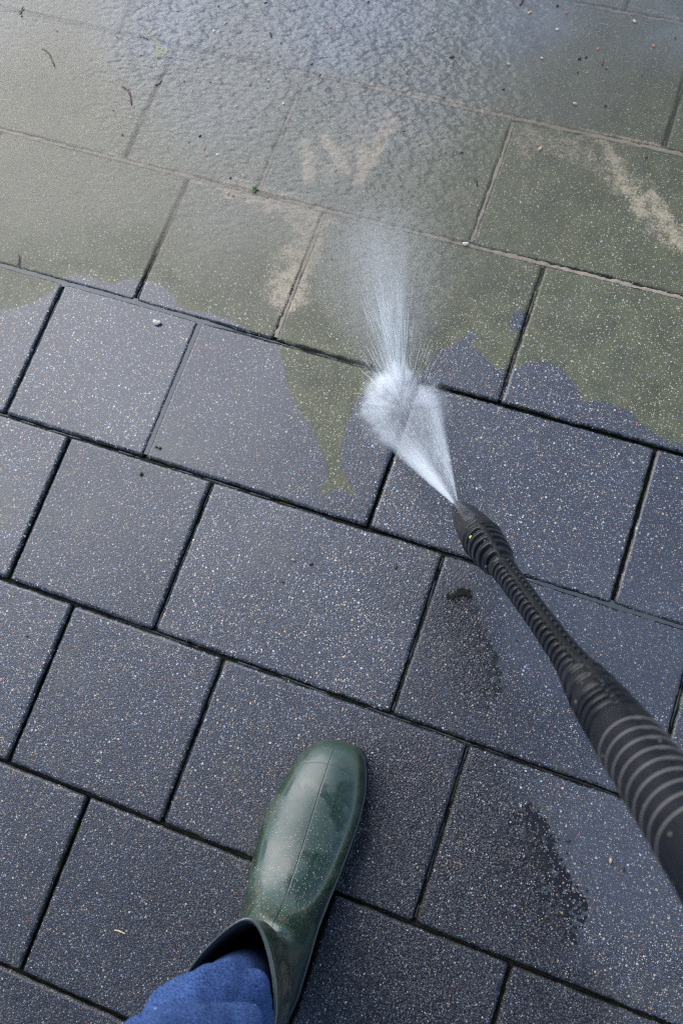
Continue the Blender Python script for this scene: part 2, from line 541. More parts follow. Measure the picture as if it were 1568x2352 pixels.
def slab_arrays(u0, u1, v0, v1, step, seed, full=True):
    xs, ys = axis_coords(u0, u1, step), axis_coords(v0, v1, step)
    X, Y = np.meshgrid(xs, ys, indexing='ij')
    dx, dy = np.minimum(X - u0, u1 - X), np.minimum(Y - v0, v1 - Y)
    d = np.minimum(dx, dy)
    r = .0045
    corner = (dx < r) & (dy < r)
    vx, vy = r - dx, r - dy
    ln = np.hypot(vx, vy) + 1e-9
    f = np.where(corner, np.maximum(vx, vy) / ln, 1.0)
    sx, sy = np.where(X - u0 < u1 - X, -1, 1), np.where(Y - v0 < v1 - Y, -1, 1)
    X2 = np.where(corner, X + sx * (vx * f - vx), X)
    Y2 = np.where(corner, Y + sy * (vy * f - vy), Y)
    # crumbled arris
    wob = (fbm(X * 180, Y * 180, seed) - .5) * .0018 + (fbm(X * 30, Y * 30, seed + 3) - .5) * .0010
    near = sstep(.006, 0, d)
    X2 = X2 + np.where(dx <= dy, -sx, 0) * (wob + .0004) * near
    Y2 = Y2 + np.where(dy < dx, -sy, 0) * (wob + .0004) * near
    rr = np.random.default_rng(seed)
    tilt = rr.uniform(-.0025, .0025, 2)
    Z = -.0021 * sstep(.0030, 0, d) ** 1.3 + (X - (u0 + u1) / 2) * tilt[0] + (Y - (v0 + v1) / 2) * tilt[1] + (fbm(X * 14, Y * 14, seed) - .5) * .0006
    Z = Z + (fbm(X * 400, Y * 400, seed + 5) - .5) * .0012 * near
    n, m = X.shape
    idx = np.arange(n * m).reshape(n, m)
    V = np.stack([X2, Y2, Z], -1).reshape(-1, 3)
    q = np.stack([idx[:-1, :-1], idx[1:, :-1], idx[1:, 1:], idx[:-1, 1:]], -1).reshape(-1, 4)
    loop = np.concatenate([idx[:, 0], idx[-1, 1:], idx[-2::-1, -1], idx[0, -2:0:-1]])
    sk = V[loop].copy()
    sk[:, 2] = -.0195
    b = len(V)
    k = len(loop)
    j = np.arange(k)
    qs = np.stack([loop, b + j, b + (j + 1) % k, loop[(j + 1) % k]], -1)
    V = np.concatenate([V, sk])
    faces = np.concatenate([q, qs])
    ed = np.concatenate([d.reshape(-1), np.full(k, -.004)])
    tone = np.full(len(V), rr.uniform(.05, .95))
    if full:
        fl = fields(V[:, 0], V[:, 1])
    else:
        fl = dict(dim_refl=np.zeros(len(V)), dirt=np.full(len(V), -.03), sand=np.zeros(len(V)), murk=np.zeros(len(V)), rough=np.full(len(V), .5))
    return V, faces, dict(edge=ed, tone=tone, dim_refl=fl['dim_refl'], dirt=fl['dirt'], sand=fl['sand'], murk=fl['murk'], rough=fl['rough'])


pave = empty('pavement', (0, -.8, 0))
tag(pave, kind='structure')
S0 = 0
for row, us in ROWS.items():
    for u0, u1 in zip(us[:-1], us[1:]):
        S0 += 1
        seen = -1 <= row <= 7 and u1 > -4.85 and u0 < 1.4
        V, fc, at = slab_arrays(u0 * UNIT + GAP, u1 * UNIT - GAP, -(row + 1) * UNIT + GAP, -row * UNIT - GAP,
                                .0042 if seen else .02, S0, seen)
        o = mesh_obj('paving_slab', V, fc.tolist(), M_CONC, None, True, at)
        put(o, pave)
# slabs farther out, well outside the picture
VV, FF, AT, nb = [], [], {}, 0
for row in range(-12, 18):
    base = -15.0 + (row * .5) % 2.5
    u, k = base, 0
    while u < 14:
        wd = 1.5 if k % 2 else 1.0
        k += 1
        u0, u1 = u, u + wd
        u = u1
        if row in ROWS:
            lo, hi = ROWS[row][0], ROWS[row][-1]
            if u1 > lo + .02 and u0 < hi - .02:
                if u0 < lo - .15:
                    u1 = lo
                elif u1 > hi + .15:
                    u0 = hi
                else:
                    continue
        V, fc, at = slab_arrays(u0 * UNIT + GAP, u1 * UNIT - GAP, -(row + 1) * UNIT + GAP, -row * UNIT - GAP, .06, 900 + nb % 977, False)
        VV.append(V)
        FF.append(fc + nb)
        nb += len(V)
        for kk, v in at.items():
            AT.setdefault(kk, []).append(v)
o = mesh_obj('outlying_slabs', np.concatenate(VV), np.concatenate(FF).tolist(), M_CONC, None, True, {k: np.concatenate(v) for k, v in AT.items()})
tag(o, kind='stuff')
put(o, pave)

# joint filling: z level, sand share, standing water share along every joint (control points by u for the courses)
# course line -> [(u, z_mm, sand, water)]
LINES = {0: [(-5, -1.2, .8, 0), (3, -1.2, .8, 0)],
         1: [(-4.6, -1, .25, .5), (-3.4, -1, .2, .5), (-2.9, -1, .5, .2), (-2.2, -.8, .9, 0), (-1, -.8, 1, 0), (3, -.8, 1, 0)],
         2: [(-4.6, -1, .9, 0), (-2.9, -1, 1, 0), (-2.6, -1.4, .6, .1), (-2, -1, .9, 0), (-.9, -1.5, 1, 0), (3, -1.2, 1, 0)],
         3: [(-4.6, -1.2, .1, 1), (-2.35, -1.4, 0, 1), (-1.9, -2.4, .1, .7), (-1.3, -2.5, .0, .8), (-.95, -3.5, 0, .3), (-.5, -6, 0, 0), (3, -6, 0, .1)],
         4: [(-4.6, -3.6, 0, .7), (-2.2, -3.8, 0, .65), (-1.2, -5.5, 0, .2), (-.6, -6, 0, .1), (-.1, -4.5, 0, .3), (.15, -2, 0, 1), (3, -2, 0, 1)],
         5: [(-4.6, -6, 0, .0), (-2.5, -6, 0, .1), (-1.4, -5, 0, .4), (-.3, -5, 0, .45), (.2, -5, .15, .25), (3, -5, .15, .25)],
         6: [(-4.6, -7, 0, 0), (-1.5, -7, 0, .1), (3, -7, 0, .1)], 7: [(-4.6, -7, 0, 0), (3, -7, 0, 0)], 8: [(-4.6, -7, 0, 0), (3, -7, 0, 0)],
         -1: [(-5, -2, .5, 0), (3, -2, .5, 0)], -2: [(-5, -2, .5, 0), (3, -2, .5, 0)]}
CROSS = {(0, -1.38): (-1.6, .15, .6), (0, .126): (-1.6, .3, .4), (0, -2.37): (-1.2, .25, .4), (0, -3.87): (-.7, .4, .3), (1, -2.37): (-.6, .75, .1), (1, -3.39): (-4.5, .05, .3), (1, -.866): (-1.6, 1, 0),
         (2, -2.88): (-2.6, .5, .2), (2, -1.87): (-1, 1, 0), (2, -.37): (-4, .55, .2), (3, -3.41): (-4.2, 0, .9), (3, -2.392): (-1.5, 0, 1),
         (3, -.887): (-6, 0, .15), (3, .598): (-6, 0, .1), (4, -2.917): (-6, 0, .4), (4, -1.906): (-4.6, 0, .75), (4, -.401): (-4, 0, .75),
         (4, 1.08): (-4, 0, .5), (5, -2.447): (-7, 0, 0), (5, -1.438): (-5, 0, .3), (5, .0635): (-5, .05, .35), (6, -1.9): (-7, 0, 0)}
JV, JF, JA = [], [], dict(sand=[], wat=[], murk=[])
jn = 0


def strip(p0, p1, prof, seed):
    """prof(s) -> z, sand, water, s in metres along"""
    global jn
    p0, p1 = np.array(p0), np.array(p1)
    L = np.linalg.norm(p1 - p0)
    d = (p1 - p0) / L
    nrm_ = np.array([-d[1], d[0]])
    s = np.linspace(0, L, int(L / .004) + 2)
    offs = np.array([-.0058, -.003, -.0015, 0, .0015, .003, .0058])
    S_, O = np.meshgrid(s, offs, indexing='ij')
    X = p0[0] + d[0] * S_ + nrm_[0] * O
    Y = p0[1] + d[1] * S_ + nrm_[1] * O
    z, sa, wa = prof(X, Y)
    mid = np.exp(-((O + .0006 * np.sin(S_ * 70)) / .0012) ** 2)
    z = z - .0016 * (1 - mid) * (1 - sa) * (1 - sstep(.8, 1, wa))
    wa = np.clip(wa * (.25 + .75 * sstep(.75, 1, wa)) + .75 * mid * sstep(0, .4, wa) * (fbm(X * 40, Y * 40, seed + 9) > .42), 0, 1)
    sa = sa * (.45 + .75 * fbm(X * 22, Y * 22, seed + 4)) * (1 - .55 * sstep(.0012, .0030, np.abs(O) + (fbm(X * 60, Y * 60, seed + 2) - .5) * .003))
    z = z + (fbm(X * 150, Y * 150, seed) - .5) * .0048 * (1 - wa * .9) - .0012 * (1 - (O / .0058) ** 2) * (1 - sa) * (1 - wa)
    n, m = X.shape
    idx = np.arange(n * m).reshape(n, m) + jn
    JV.append(np.stack([X, Y, z], -1).reshape(-1, 3))
    JF.append(np.stack([idx[:-1, :-1], idx[1:, :-1], idx[1:, 1:], idx[:-1, 1:]], -1).reshape(-1, 4))
    JA['sand'].append((sa + X * 0).reshape(-1))
    JA['wat'].append((wa + X * 0).reshape(-1))
    jn += n * m


for k, ctl in LINES.items():
    cu = [c[0] for c in ctl]
    strip((-5 * UNIT, -k * UNIT), (2.6 * UNIT, -k * UNIT),
          lambda X, Y, c=ctl, u=cu: (np.interp(X / UNIT, u, [q[1] for q in c]) * .001, np.interp(X / UNIT, u, [q[2] for q in c]), np.interp(X / UNIT, u, [q[3] for q in c])), k + 50)
for row, us in ROWS.items():
    for u in us:
        zz, sa, wa = CROSS.get((row, u), (-6, 0, .1) if row > 2 else (-2, .5, .2))
        strip((u * UNIT, -row * UNIT - .0058), (u * UNIT, -(row + 1) * UNIT + .0058),
              lambda X, Y, q=(zz, sa, wa): (q[0] * .001 + X * 0, q[1] + X * 0, q[2] + X * 0), int(row * 7 + u * 13) + 400)
o = mesh_obj('joint_filling', np.concatenate(JV), np.concatenate(JF).tolist(), M_JOINT, None, True, dict(sand=np.concatenate(JA['sand']), wat=np.concatenate(JA['wat'])))
put(o, pave)

# water standing on the part not yet swept
xs = np.arange(-1.06, .46, .005)
ys = np.arange(-.86, .24, .005)
X, Y = np.meshgrid(xs, ys, indexing='ij')
fl = fields(X.reshape(-1), Y.reshape(-1))
Z = .0019 + (fbm(X.reshape(-1) * 30, Y.reshape(-1) * 50, 21, 2) - .5) * .0006 * fl['ripple']
idx = np.arange(X.size).reshape(X.shape)
q = np.stack([idx[:-1, :-1], idx[1:, :-1], idx[1:, 1:], idx[:-1, 1:]], -1).reshape(-1, 4)
keep = fl['murk'][q].max(1) > .01
q = q[keep]
used, inv = np.unique(q, return_inverse=True)
V = np.stack([X.reshape(-1), Y.reshape(-1), Z], -1)[used]
wtr = mesh_obj('water', V, inv.reshape(-1, 4).tolist(), M_WATER, None, True, dict(murk=fl['murk'][used], ripple=fl['ripple'][used], sand=fl['sand'][used]))
tag(wtr, kind='structure')


# ------------------------------------------------------------------ rubber boot and trouser leg
def boot_mat():
    t = NT('green_rubber')
    p = t.obj()
    lat, ar, toe, rim, hgt = t.att('lat'), t.att('ar'), t.att('toe'), t.att('rim'), t.att('hgt')
    seam = t.m('MULTIPLY', t.ss(t.m('ABSOLUTE', t.m('SUBTRACT', lat, .002)), .0009, .0002), t.m('MULTIPLY', t.m('LESS_THAN', ar, .4), t.ss(ar, .296, .290)))
    arc = t.m('SUBTRACT', t.m('SUBTRACT', .276, t.m('MULTIPLY', t.m('POWER', t.m('SUBTRACT', lat, .004), 2.0), 9.0)), ar)
    seam = t.m('MAXIMUM', seam, t.m('MULTIPLY', t.ss(t.m('ABSOLUTE', arc), .0016, .0004), t.m('MULTIPLY', t.ss(t.m('ABSOLUTE', lat), .030, .020), .45)))
    n = t.noise(p, 22.0, 4.0, .55, dist=.4)
    n2 = t.noise(p, 70.0, 4.0, .6)
    col = t.mix(n2, (.006, .018, .009), (.014, .034, .019))
    dry = t.ss(t.m('ADD', t.m('ADD', n, t.m('MULTIPLY', n2, .14)), t.m('MULTIPLY', t.ss(t.m('ABSOLUTE', lat), .034, .012), .10)), .55, .64)
    col = t.mix(t.m('MULTIPLY', dry, .5), col, (.042, .070, .056))
    mpb = t.n('ShaderNodeMapping', None, i0=p)
    mpb.inputs['Scale'].default_value = (62, 62, 15)
    brown = t.ss(t.m('ADD', t.m('MULTIPLY', t.noise(mpb.outputs[0], 1.0, 4.0, .65, dist=.8), .6), t.m('MULTIPLY', t.noise(p, 34.0, 5.0, .65, dist=1.0), .4)), .46, .62)
    up = t.ss(hgt, .085, .15)
    col = t.mix(t.m('MULTIPLY', brown, t.lin(up, 0, 1, .22, .85)), col, (.105, .078, .048))
    low = t.ss(t.m('ADD', toe, t.m('MULTIPLY', t.m('SUBTRACT', n2, .5), .01)), .022, .004)
    col = t.mix(t.m('MULTIPLY', low, .55), col, (.075, .066, .025))

    def speck(scale, pres, size):
        v = t.voro(p, scale)
        c = t.sepc(v.outputs['Color'])
        f = t.m('MULTIPLY', t.m('GREATER_THAN', c[0], 1 - pres), t.ss(v.outputs['Distance'], size, size * .6))
        return f, c
    cl = t.ss(t.noise(p, 16.0, 3.0), .38, .62)
    cl = t.m('MULTIPLY', cl, t.m('SUBTRACT', 1.0, t.m('MULTIPLY', t.m('MULTIPLY', t.ss(ar, .19, .25), t.m('LESS_THAN', ar, .4)), .8)))
    fa, ca = speck(760.0, .075, .42)
    fb, cb = speck(1150.0, .10, .5)
    fc, cc = speck(190.0, .05, .24)
    col = t.mix(t.m('MULTIPLY', t.m('MULTIPLY', fb, cl), .75), col, (.36, .31, .20))
    col = t.mix(t.m('MULTIPLY', fa, t.lin(cl, 0, 1, .15, 1)), col, t.ramp(ca[1], [(0, (.5, .46, .34)), (.6, (.34, .25, .14)), (.85, (.03, .03, .02)), (1, (.3, .1, .05))]))
    col = t.mix(fc, col, t.ramp(cc[1], [(0, (.012, .018, .012)), (.7, (.02, .03, .02)), (.8, (.35, .16, .08)), (1, (.5, .45, .35))], 'CONSTANT'))
    col = t.mix(t.m('MULTIPLY', seam, .9), col, (.008, .016, .012))
    col = t.mix(t.m('MULTIPLY', t.ss(rim, .3, .9), .7), col, (.075, .092, .088))
    ro = t.lin(dry, 0, 1, .15, .34)
    h = t.m('ADD', t.m('MULTIPLY', n2, .5), t.m('MULTIPLY', fa, .35))
    h = t.m('SUBTRACT', h, t.m('MULTIPLY', seam, .8))
    return t.surf(t.bsdf(Base_Color=col, Roughness=ro, IOR=1.5, Specular_IOR_Level=.55, Normal=t.bump(h, .35, .0010)))


def denim_mat():
    t = NT('blue_denim')
    p = t.obj()
    n = t.noise(p, 16.0, 4.0, .6)
    mp = t.n('ShaderNodeMapping', None, i0=p)
    mp.inputs['Rotation'].default_value = (.4, .5, .3)
    mp.inputs['Scale'].default_value = (420, 1300, 700)
    f = t.noise(mp.outputs[0], 1.0, 3.0, .65)
    col = t.mix(t.ss(f, .26, .76), (.006, .015, .055), (.070, .128, .30))
    col = t.mix(t.m('MULTIPLY', t.ss(n, .45, .8), .45), col, (.014, .026, .062))
    v = t.voro(p, 130.0)
    c = t.sepc(v.outputs['Color'])
    sp = t.m('MULTIPLY', t.m('GREATER_THAN', c[0], .95), t.ss(v.outputs['Distance'], .2, .1))
    col = t.mix(sp, col, (.35, .38, .5))
    return t.surf(t.bsdf(Base_Color=col, Roughness=.9, Specular_IOR_Level=.15, Normal=t.bump(f, .4, .0008)))


def simple(name, c0, c1, scale, rough, bump=.3, dist=.0006, spec=.5):
    t = NT(name)
    n = t.noise(t.obj(), scale, 4.0, .6)
    return t.surf(t.bsdf(Base_Color=t.mix(n, c0, c1), Roughness=rough, Specular_IOR_Level=spec, Normal=t.bump(n, bump, dist)))


M_BOOT, M_DENIM = boot_mat(), denim_mat()
M_SOLE = simple('dark_sole_rubber', (.006, .008, .008), (.02, .024, .022), 200, .3)
M_LINING = simple('grey_fabric_lining', (.02, .022, .026), (.06, .064, .072), 900, .9, .8)

TOE = P(772, 1703, .03)
ax = P(787, 1715, .050) - P(692, 2000, .10)
ax[2] = 0
ax = ax / np.linalg.norm(ax)
FOOT_L = .300
LATV = np.array([ax[1], -ax[0], 0])           # to the wearer's right (medial side of this left foot)
HEEL = np.array([TOE[0], TOE[1], 0]) - ax * FOOT_L

person = empty('person', tuple(HEEL + ax * .07))
tag(person, 'person standing on the wet paving, blue jeans tucked into a muddy green rubber boot', 'person')

# B(a,z)  T(a,z)  left half-width, right half-width, box power
RG = [(.3025, .018, .3015, .028, .006, .007, .007, 1.0), (.3000, .013, .2965, .040, .0185, .0185, .006, 1.0), (.2915, .010, .2865, .050, .0295, .0290, .005, 1.0),
      (.2760, .009, .2690, .058, .0390, .0365, .004, .95), (.2530, .009, .2450, .065, .0450, .0430, .003, .9), (.2270, .009, .2170, .069, .0490, .0460, .001, .85),
      (.1970, .009, .1850, .074, .0500, .0460, -.001, .85), (.1680, .010, .1580, .084, .0480, .0430, -.001, .85), (.1400, .011, .1380, .097, .0440, .0395, -.001, .9),
      (.1080, .012, .1260, .114, .0405, .0365, -.001, .95), (.0720, .013, .1230, .134, .0385, .0355, 0, 1.0), (.0350, .014, .1235, .155, .0380, .035, 0, 1.0),
      (.0080, .022, .126, .176, .0385, .0360, 0, 1.0), (-.002, .050, .1290, .194, .0395, .0370, -.001, 1.0), (-.002, .100, .1330, .210, .0405, .0385, -.002, 1.0),
      (-.004, .150, .1370, .224, .0420, .0400, -.002, 1.0), (-.008, .195, .1405, .237, .0430, .0420, -.002, 1.0), (-.012, .232, .1440, .250, .0445, .0445, -.002, 1.0)]
NA = 72


def cat(vals, tt):
    """Catmull-Rom through rows of vals at parameter tt"""
    v = np.array(vals, float)
    n = len(v)
    i = np.clip(np.floor(tt).astype(int), 0, n - 2)
    f = (tt - i)[:, None]
    p0, p1, p2, p3 = v[np.maximum(i - 1, 0)], v[i], v[i + 1], v[np.minimum(i + 2, n - 1)]
    return .5 * (2 * p1 + (p2 - p0) * f + (2 * p0 - 5 * p1 + 4 * p2 - p3) * f ** 2 + (3 * p1 - p0 - 3 * p2 + p3) * f ** 3)


def boot_ring(r, th, off=0.0):
    ba, bz, ta, tz, wl, wr, lo, pw = r
    c, s = np.cos(th), np.sin(th)
    low = s < 0
    pc = np.where(low, .55 + .45 * np.clip((bz - .012) / .06, 0, 1), .95)
    ps = np.where(low, .6 + .4 * np.clip((bz - .012) / .06, 0, 1), pw)
    lat = np.sign(c) * np.abs(c) ** pc
    ver = np.sign(s) * np.abs(s) ** ps
    B, T = np.array([ba, bz]), np.array([ta, tz])
    h = np.linalg.norm(T - B) / 2
    mid, e = (B + T) / 2, (T - B) / (2 * h)
    # the shaft is pinched to a ridge at the front
    wgt = np.where(lat > 0, wr, wl) + off
    lat_m = lo + lat * wgt
    az_ = mid[None, :] + e[None, :] * (ver * (h + off))[:, None]
    return lat_m, az_


th = np.linspace(0, 2 * math.pi, NA, endpoint=False)
tt = np.linspace(0, len(RG) - 1, 110)
RR = cat(RG, tt)
RR[:, 4:6] = np.maximum(RR[:, 4:6], .001)
rings, seam, toe_a, hg, ar_, rimv = [], [], [], [], [], []
for i, r in enumerate(RR):
    lat, azv = boot_ring(r, th)
    t_ = tt[i]
    front = np.clip(np.sin(th), 0, 1)
    # ridge at the front of the shaft
    pin = sstep(9.5, 13.5, t_)
    lat = lat * (1 - .42 * pin * front ** 1.6)
    # creases at the instep and bulges of slack rubber
    cr = np.exp(-((t_ - 10.2 - .9 * np.cos(th)) / .42) ** 2) * front ** 1.2
    cr2 = np.exp(-((t_ - 12.6 + .8 * np.cos(th)) / .6) ** 2) * front
    azv[:, 0] -= .0085 * cr - .005 * cr2
    azv[:, 1] -= .0085 * cr - .003 * cr2
    bul = (np.sin(t_ * 1.9 + 2.2 * np.cos(th)) * .0016 + np.sin(t_ * 3.1 - 3 * np.cos(th) + 1) * .0010) * sstep(6, 10, t_)
    lat = lat + np.cos(th) * bul
    pts = HEEL[None, :] + ax[None, :] * azv[:, :1] + LATV[None, :] * lat[:, None]
    pts[:, 2] = azv[:, 1]
    rings.append(pts)
    rad = np.maximum(.02, r[5])
    seam.append(lat + (0 if t_ < 10.2 else .05))
    ar_.append(np.where(np.sin(th) > 0, azv[:, 0], .5))
    toe_a.append(np.minimum(azv[:, 1] - .010, .05))
    hg.append(azv[:, 1])
    rimv.append(np.full(NA, 1.0 if i >= 108 else 0.0))
# turned-in rim: inner wall down into the shaft
outer_n = len(rings)
for k, off in enumerate((-.0012, -.0030, -.0032)):
    r = RR[-1].copy()
    lat, azv = boot_ring(r, th, off)
    lat = lat * (1 - .42 * np.clip(np.sin(th), 0, 1) ** 1.6)
    z_add = (.0012, .0, -.006)[k]
    pts = HEEL[None, :] + ax[None, :] * azv[:, :1] + LATV[None, :] * lat[:, None]
    pts[:, 2] = azv[:, 1] + z_add
    rings.append(pts)
    seam.append(np.full(NA, .05))
    ar_.append(np.full(NA, .5))
    rimv.append(np.ones(NA))
    toe_a.append(np.full(NA, .05))
    hg.append(azv[:, 1])
V, fc = loft(rings, cap0=True)
att = dict(lat=np.concatenate(seam), ar=np.concatenate(ar_), toe=np.concatenate(toe_a), hgt=np.concatenate(hg), rim=np.concatenate(rimv))
boot = mesh_obj('rubber_boot', V, fc, M_BOOT, None, True, att)
boot['label'] = 'green rubber boot with sand grains, mud smears and wet patches'
put(boot, person)
# lining
lr = [rings[-1]]
for t_ in np.linspace(17, 11, 14)[1:]:
    r = cat(RG, np.array([t_]))[0]
    lat, azv = boot_ring(r, th, -.0036)
    lat = lat * (1 - .42 * sstep(9.5, 13.5, t_) * np.clip(np.sin(th), 0, 1) ** 1.6)
    pts = HEEL[None, :] + ax[None, :] * azv[:, :1] + LATV[None, :] * lat[:, None]
    pts[:, 2] = azv[:, 1]
    lr.append(pts)
V, fc = loft(lr)
lin_ = mesh_obj('lining', V, fc, M_LINING)
lin_.parent = boot
# sole: outline of the lower foot, with a welt that stands a little proud
sA = np.concatenate([np.linspace(.3, .27, 12), np.linspace(.262, .03, 34), np.linspace(.026, 0.0, 10)])
wtab = np.array([(r[0], r[4], r[5], r[6]) for r in RG[:12]] + [(.012, .032, .031, 0), (.002, .015, .015, 0)])
wtab = wtab[np.argsort(wtab[:, 0])]
wl_ = np.interp(sA, wtab[:, 0], wtab[:, 1])
wr_ = np.interp(sA, wtab[:, 0], wtab[:, 2])
lo_ = np.interp(sA, wtab[:, 0], wtab[:, 3])
outl = [(a, l + w_) for a, w_, l in zip(sA, wr_, lo_)] + [(a, l - w_) for a, w_, l in zip(sA[::-1], wl_[::-1], lo_[::-1])]
outl = np.array(outl)
cen = outl.mean(0)


def sole_ring(grow, z):
    d = outl - cen
    q = cen + d * (1 + grow / np.linalg.norm(d, axis=1))[:, None]
    p_ = HEEL[None, :] + ax[None, :] * q[:, :1] + LATV[None, :] * q[:, 1:]
    p_[:, 2] = z
    return p_


V, fc = loft([sole_ring(-.001, .0006), sole_ring(.0006, .0030), sole_ring(.0010, .0120), sole_ring(.0006, .0145), sole_ring(-.004, .0155)], cap0=True, cap1=True)
sole = mesh_obj('sole', V, fc, M_SOLE)
sole.parent = boot

# trouser leg, tucked in, wrinkled where it meets the rim
RIM = rings[outer_n - 1]
rc = RIM.mean(0)
JC = [(HEEL + ax * f_ + LATV * l_ + np.array([0, 0, z_]), rl_, rf_) for f_, l_, z_, rl_, rf_ in
      [(.066, 0, .08, .030, .034), (.064, .0, .16, .031, .040), (.062, .0, .215, .034, .048), (.056, .001, .262, .0400, .054), (.046, .001, .31, .0450, .058),
       (.036, .001, .36, .0500, .060), (.030, .004, .44, .0565, .062), (.030, .008, .54, .064, .066), (-.005, .014, .68, .074, .078), (-.04, .02, .82, .088, .09), (-.05, .03, .90, .088, .092)]]
tj = np.linspace(0, len(JC) - 1, 150)
jc = cat([np.concatenate([c, [a, b]]) for c, a, b in JC], tj)
NJ = 96
tj_a = np.linspace(0, 2 * math.pi, NJ, endpoint=False)
jr = []
for i, r in enumerate(jc):
    c = r[:3]
    z = c[2]
    ca, sa = np.cos(tj_a), np.sin(tj_a)          # ca: to the right, sa: forward
    
    # one main fold sweeping down from the left front to the right, and smaller ones
    ph = z - (.300 - .034 * ca - .012 * ca * ca)
    fold = .0135 * np.exp(-(ph / .012) ** 2) - .0150 * np.exp(-((ph - .024) / .008) ** 2) + .0030 * np.exp(-((ph - .060) / .022) ** 2)
    fold = fold * (.30 + .70 * sstep(-.6, .5, sa + .3 * ca))
    ph2 = z - (.262 + .030 * ca + .01 * np.sin(2 * tj_a))
    fold = fold + .0030 * np.exp(-(ph2 / .010) ** 2) * sstep(-.2, .6, sa)
    sm = (fbm(ca * 1.6 + 7, sa * 1.6 + z * 15, 31, 3) - .5) * .018 + (fbm(ca * 3 + z * 46, sa * 3 - z * 26, 37, 2) - .5) * .009
    rad = fold * sstep(.24, .29, z) + sm * sstep(.2, .3, z)
    pts = c[None, :] + LATV[None, :] * ((r[3] + rad) * ca)[:, None] + ax[None, :] * ((r[4] + rad) * sa)[:, None]
    jr.append(pts)
JV0, JF0 = loft(jr, cap0=True, cap1=True)


# ------------------------------------------------------------------ pressure washer lance
def plastic(name, base, rough, dust):
    t = NT(name)
    p = t.obj()
    n = t.noise(p, 60.0, 5.0, .65)
    f = t.noise(p, 900.0, 2.0, .6)
    col = t.mix(t.m('MULTIPLY', t.ss(n, .45, .75), dust), base, (.06, .058, .06))
    v = t.voro(p, 240.0)
    c = t.sepc(v.outputs['Color'])
    sp = t.m('MULTIPLY', t.m('GREATER_THAN', c[0], .97), t.ss(v.outputs['Distance'], .3, .15))
    col = t.mix(t.m('MULTIPLY', sp, .6), col, (.25, .22, .18))
    return t.surf(t.bsdf(Base_Color=col, Roughness=t.lin(n, .3, .7, rough - .08, rough + .08), IOR=1.45, Specular_IOR_Level=.34, Normal=t.bump(f, .12, .0004)))


M_BLACK = plastic('black_plastic', (.0045, .0047, .0055), .28, .12)
M_SLEEVE = plastic('black_ribbed_sleeve', (.0042, .0045, .006), .22, .10)
M_GREY = plastic('charcoal_grip_plastic', (.006, .007, .010), .28, .10)
M_RING = simple('pale_ring', (.045, .040, .038), (.125, .110, .102), 120, .5)  # paler tone for the raised rings on the grip
M_LIME = simple('lime_mark', (.35, .55, .02), (.5, .7, .04), 100, .4)

N3, E3 = P(1049, 1160, .130), P(1566, 1874, .600)
LAX = (E3 - N3) / np.linalg.norm(E3 - N3)
# photograph pixels along the lance -> metres along it
dpx = np.array([1566 - 1049, 1874 - 1160], float)
dpx /= np.linalg.norm(dpx)
fwd = CR @ np.array([0, 0, -1.0])


def along(t_):
    """distance from the tip, and radius in metres of one photograph pixel there"""
    d = ray_px(1049 + dpx[0] * t_, 1160 + dpx[1] * t_)
    # closest point of the ray to the axis
    w0 = CP - N3
    a, b, c = d @ d, d @ LAX, LAX @ LAX
    dd, e = d @ w0, LAX @ w0
    den = a * c - b * b
    sd_ = (a * e - b * dd) / den
    q = N3 + LAX * sd_
    return sd_, ((q - CP) @ fwd) / (2352 * F)


PROF = [(0, 8), (2, 11.5), (9, 17), (20, 24), (37, 32), (60, 39), (84, 44.5), (96, 46), (102, 45), (120, 46), (140, 44.5), (154, 41), (166, 34.5), (178, 30.5),
        (215, 29.5), (300, 30.5), (342, 32), (402, 35), (445, 39.5), (480, 47), (509, 56), (540, 62), (576, 67), (621, 72.5), (660, 75), (705, 78),
        (780, 85), (887, 96), (1000, 109), (1150, 130), (1300, 150)]
sm_tab = np.array([along(a)[0] for a, _ in PROF])
rm_tab = np.array([b * along(a)[1] for a, b in PROF])


def S_of(t_):
    return along(t_)[0]


rightv = np.cross(LAX, np.array([0, 0, 1.0]))
rightv /= np.linalg.norm(rightv)
upv = np.cross(rightv, LAX)
if upv[2] < 0:
    upv = -upv
# orient the moulded spine towards the camera's right
tocam = CP - (N3 + LAX * .25)
tocam -= LAX * (tocam @ LAX)
tocam /= np.linalg.norm(tocam)
sidev = np.cross(LAX, tocam)
if sidev @ (CR @ np.array([1.0, 0, 0])) < 0:
    sidev = -sidev
E1, E2 = tocam, sidev                              # angle 0 faces the camera, +90 deg to its right


def lance_part(name, t0, t1, fn, mat, parent, step=.00055, na=80, caps=(True, True), taper0=0.0):
    s0, s1 = S_of(t0), S_of(t1)
    ss_ = np.linspace(s0, s1, max(3, int((s1 - s0) / step)))
    a_ = np.linspace(-math.pi, math.pi, na, endpoint=False)
    rr = []
    for s_ in ss_:
        r0 = np.interp(s_, sm_tab, rm_tab)
        r_ = fn(s_, a_, r0)
        c = N3 + LAX * s_
        rr.append(c[None, :] + E1[None, :] * (r_ * np.cos(a_))[:, None] + E2[None, :] * (r_ * np.sin(a_))[:, None])
    V_, f_ = loft(rr, cap0=caps[0], cap1=caps[1])
    o_ = mesh_obj(name, V_, f_, mat)
    if parent is lance:
        put(o_, parent)
    else:
        o_.parent = parent
    return o_


lance = empty('pressure_washer_lance', tuple(N3))
tag(lance, 'black pressure washer lance with ribbed sleeve and conical nozzle, spraying water onto the paving', 'pressure washer lance')

SPINE = math.radians(24)


def angd(a, b):
    return np.abs((a - b + math.pi) % (2 * math.pi) - math.pi)


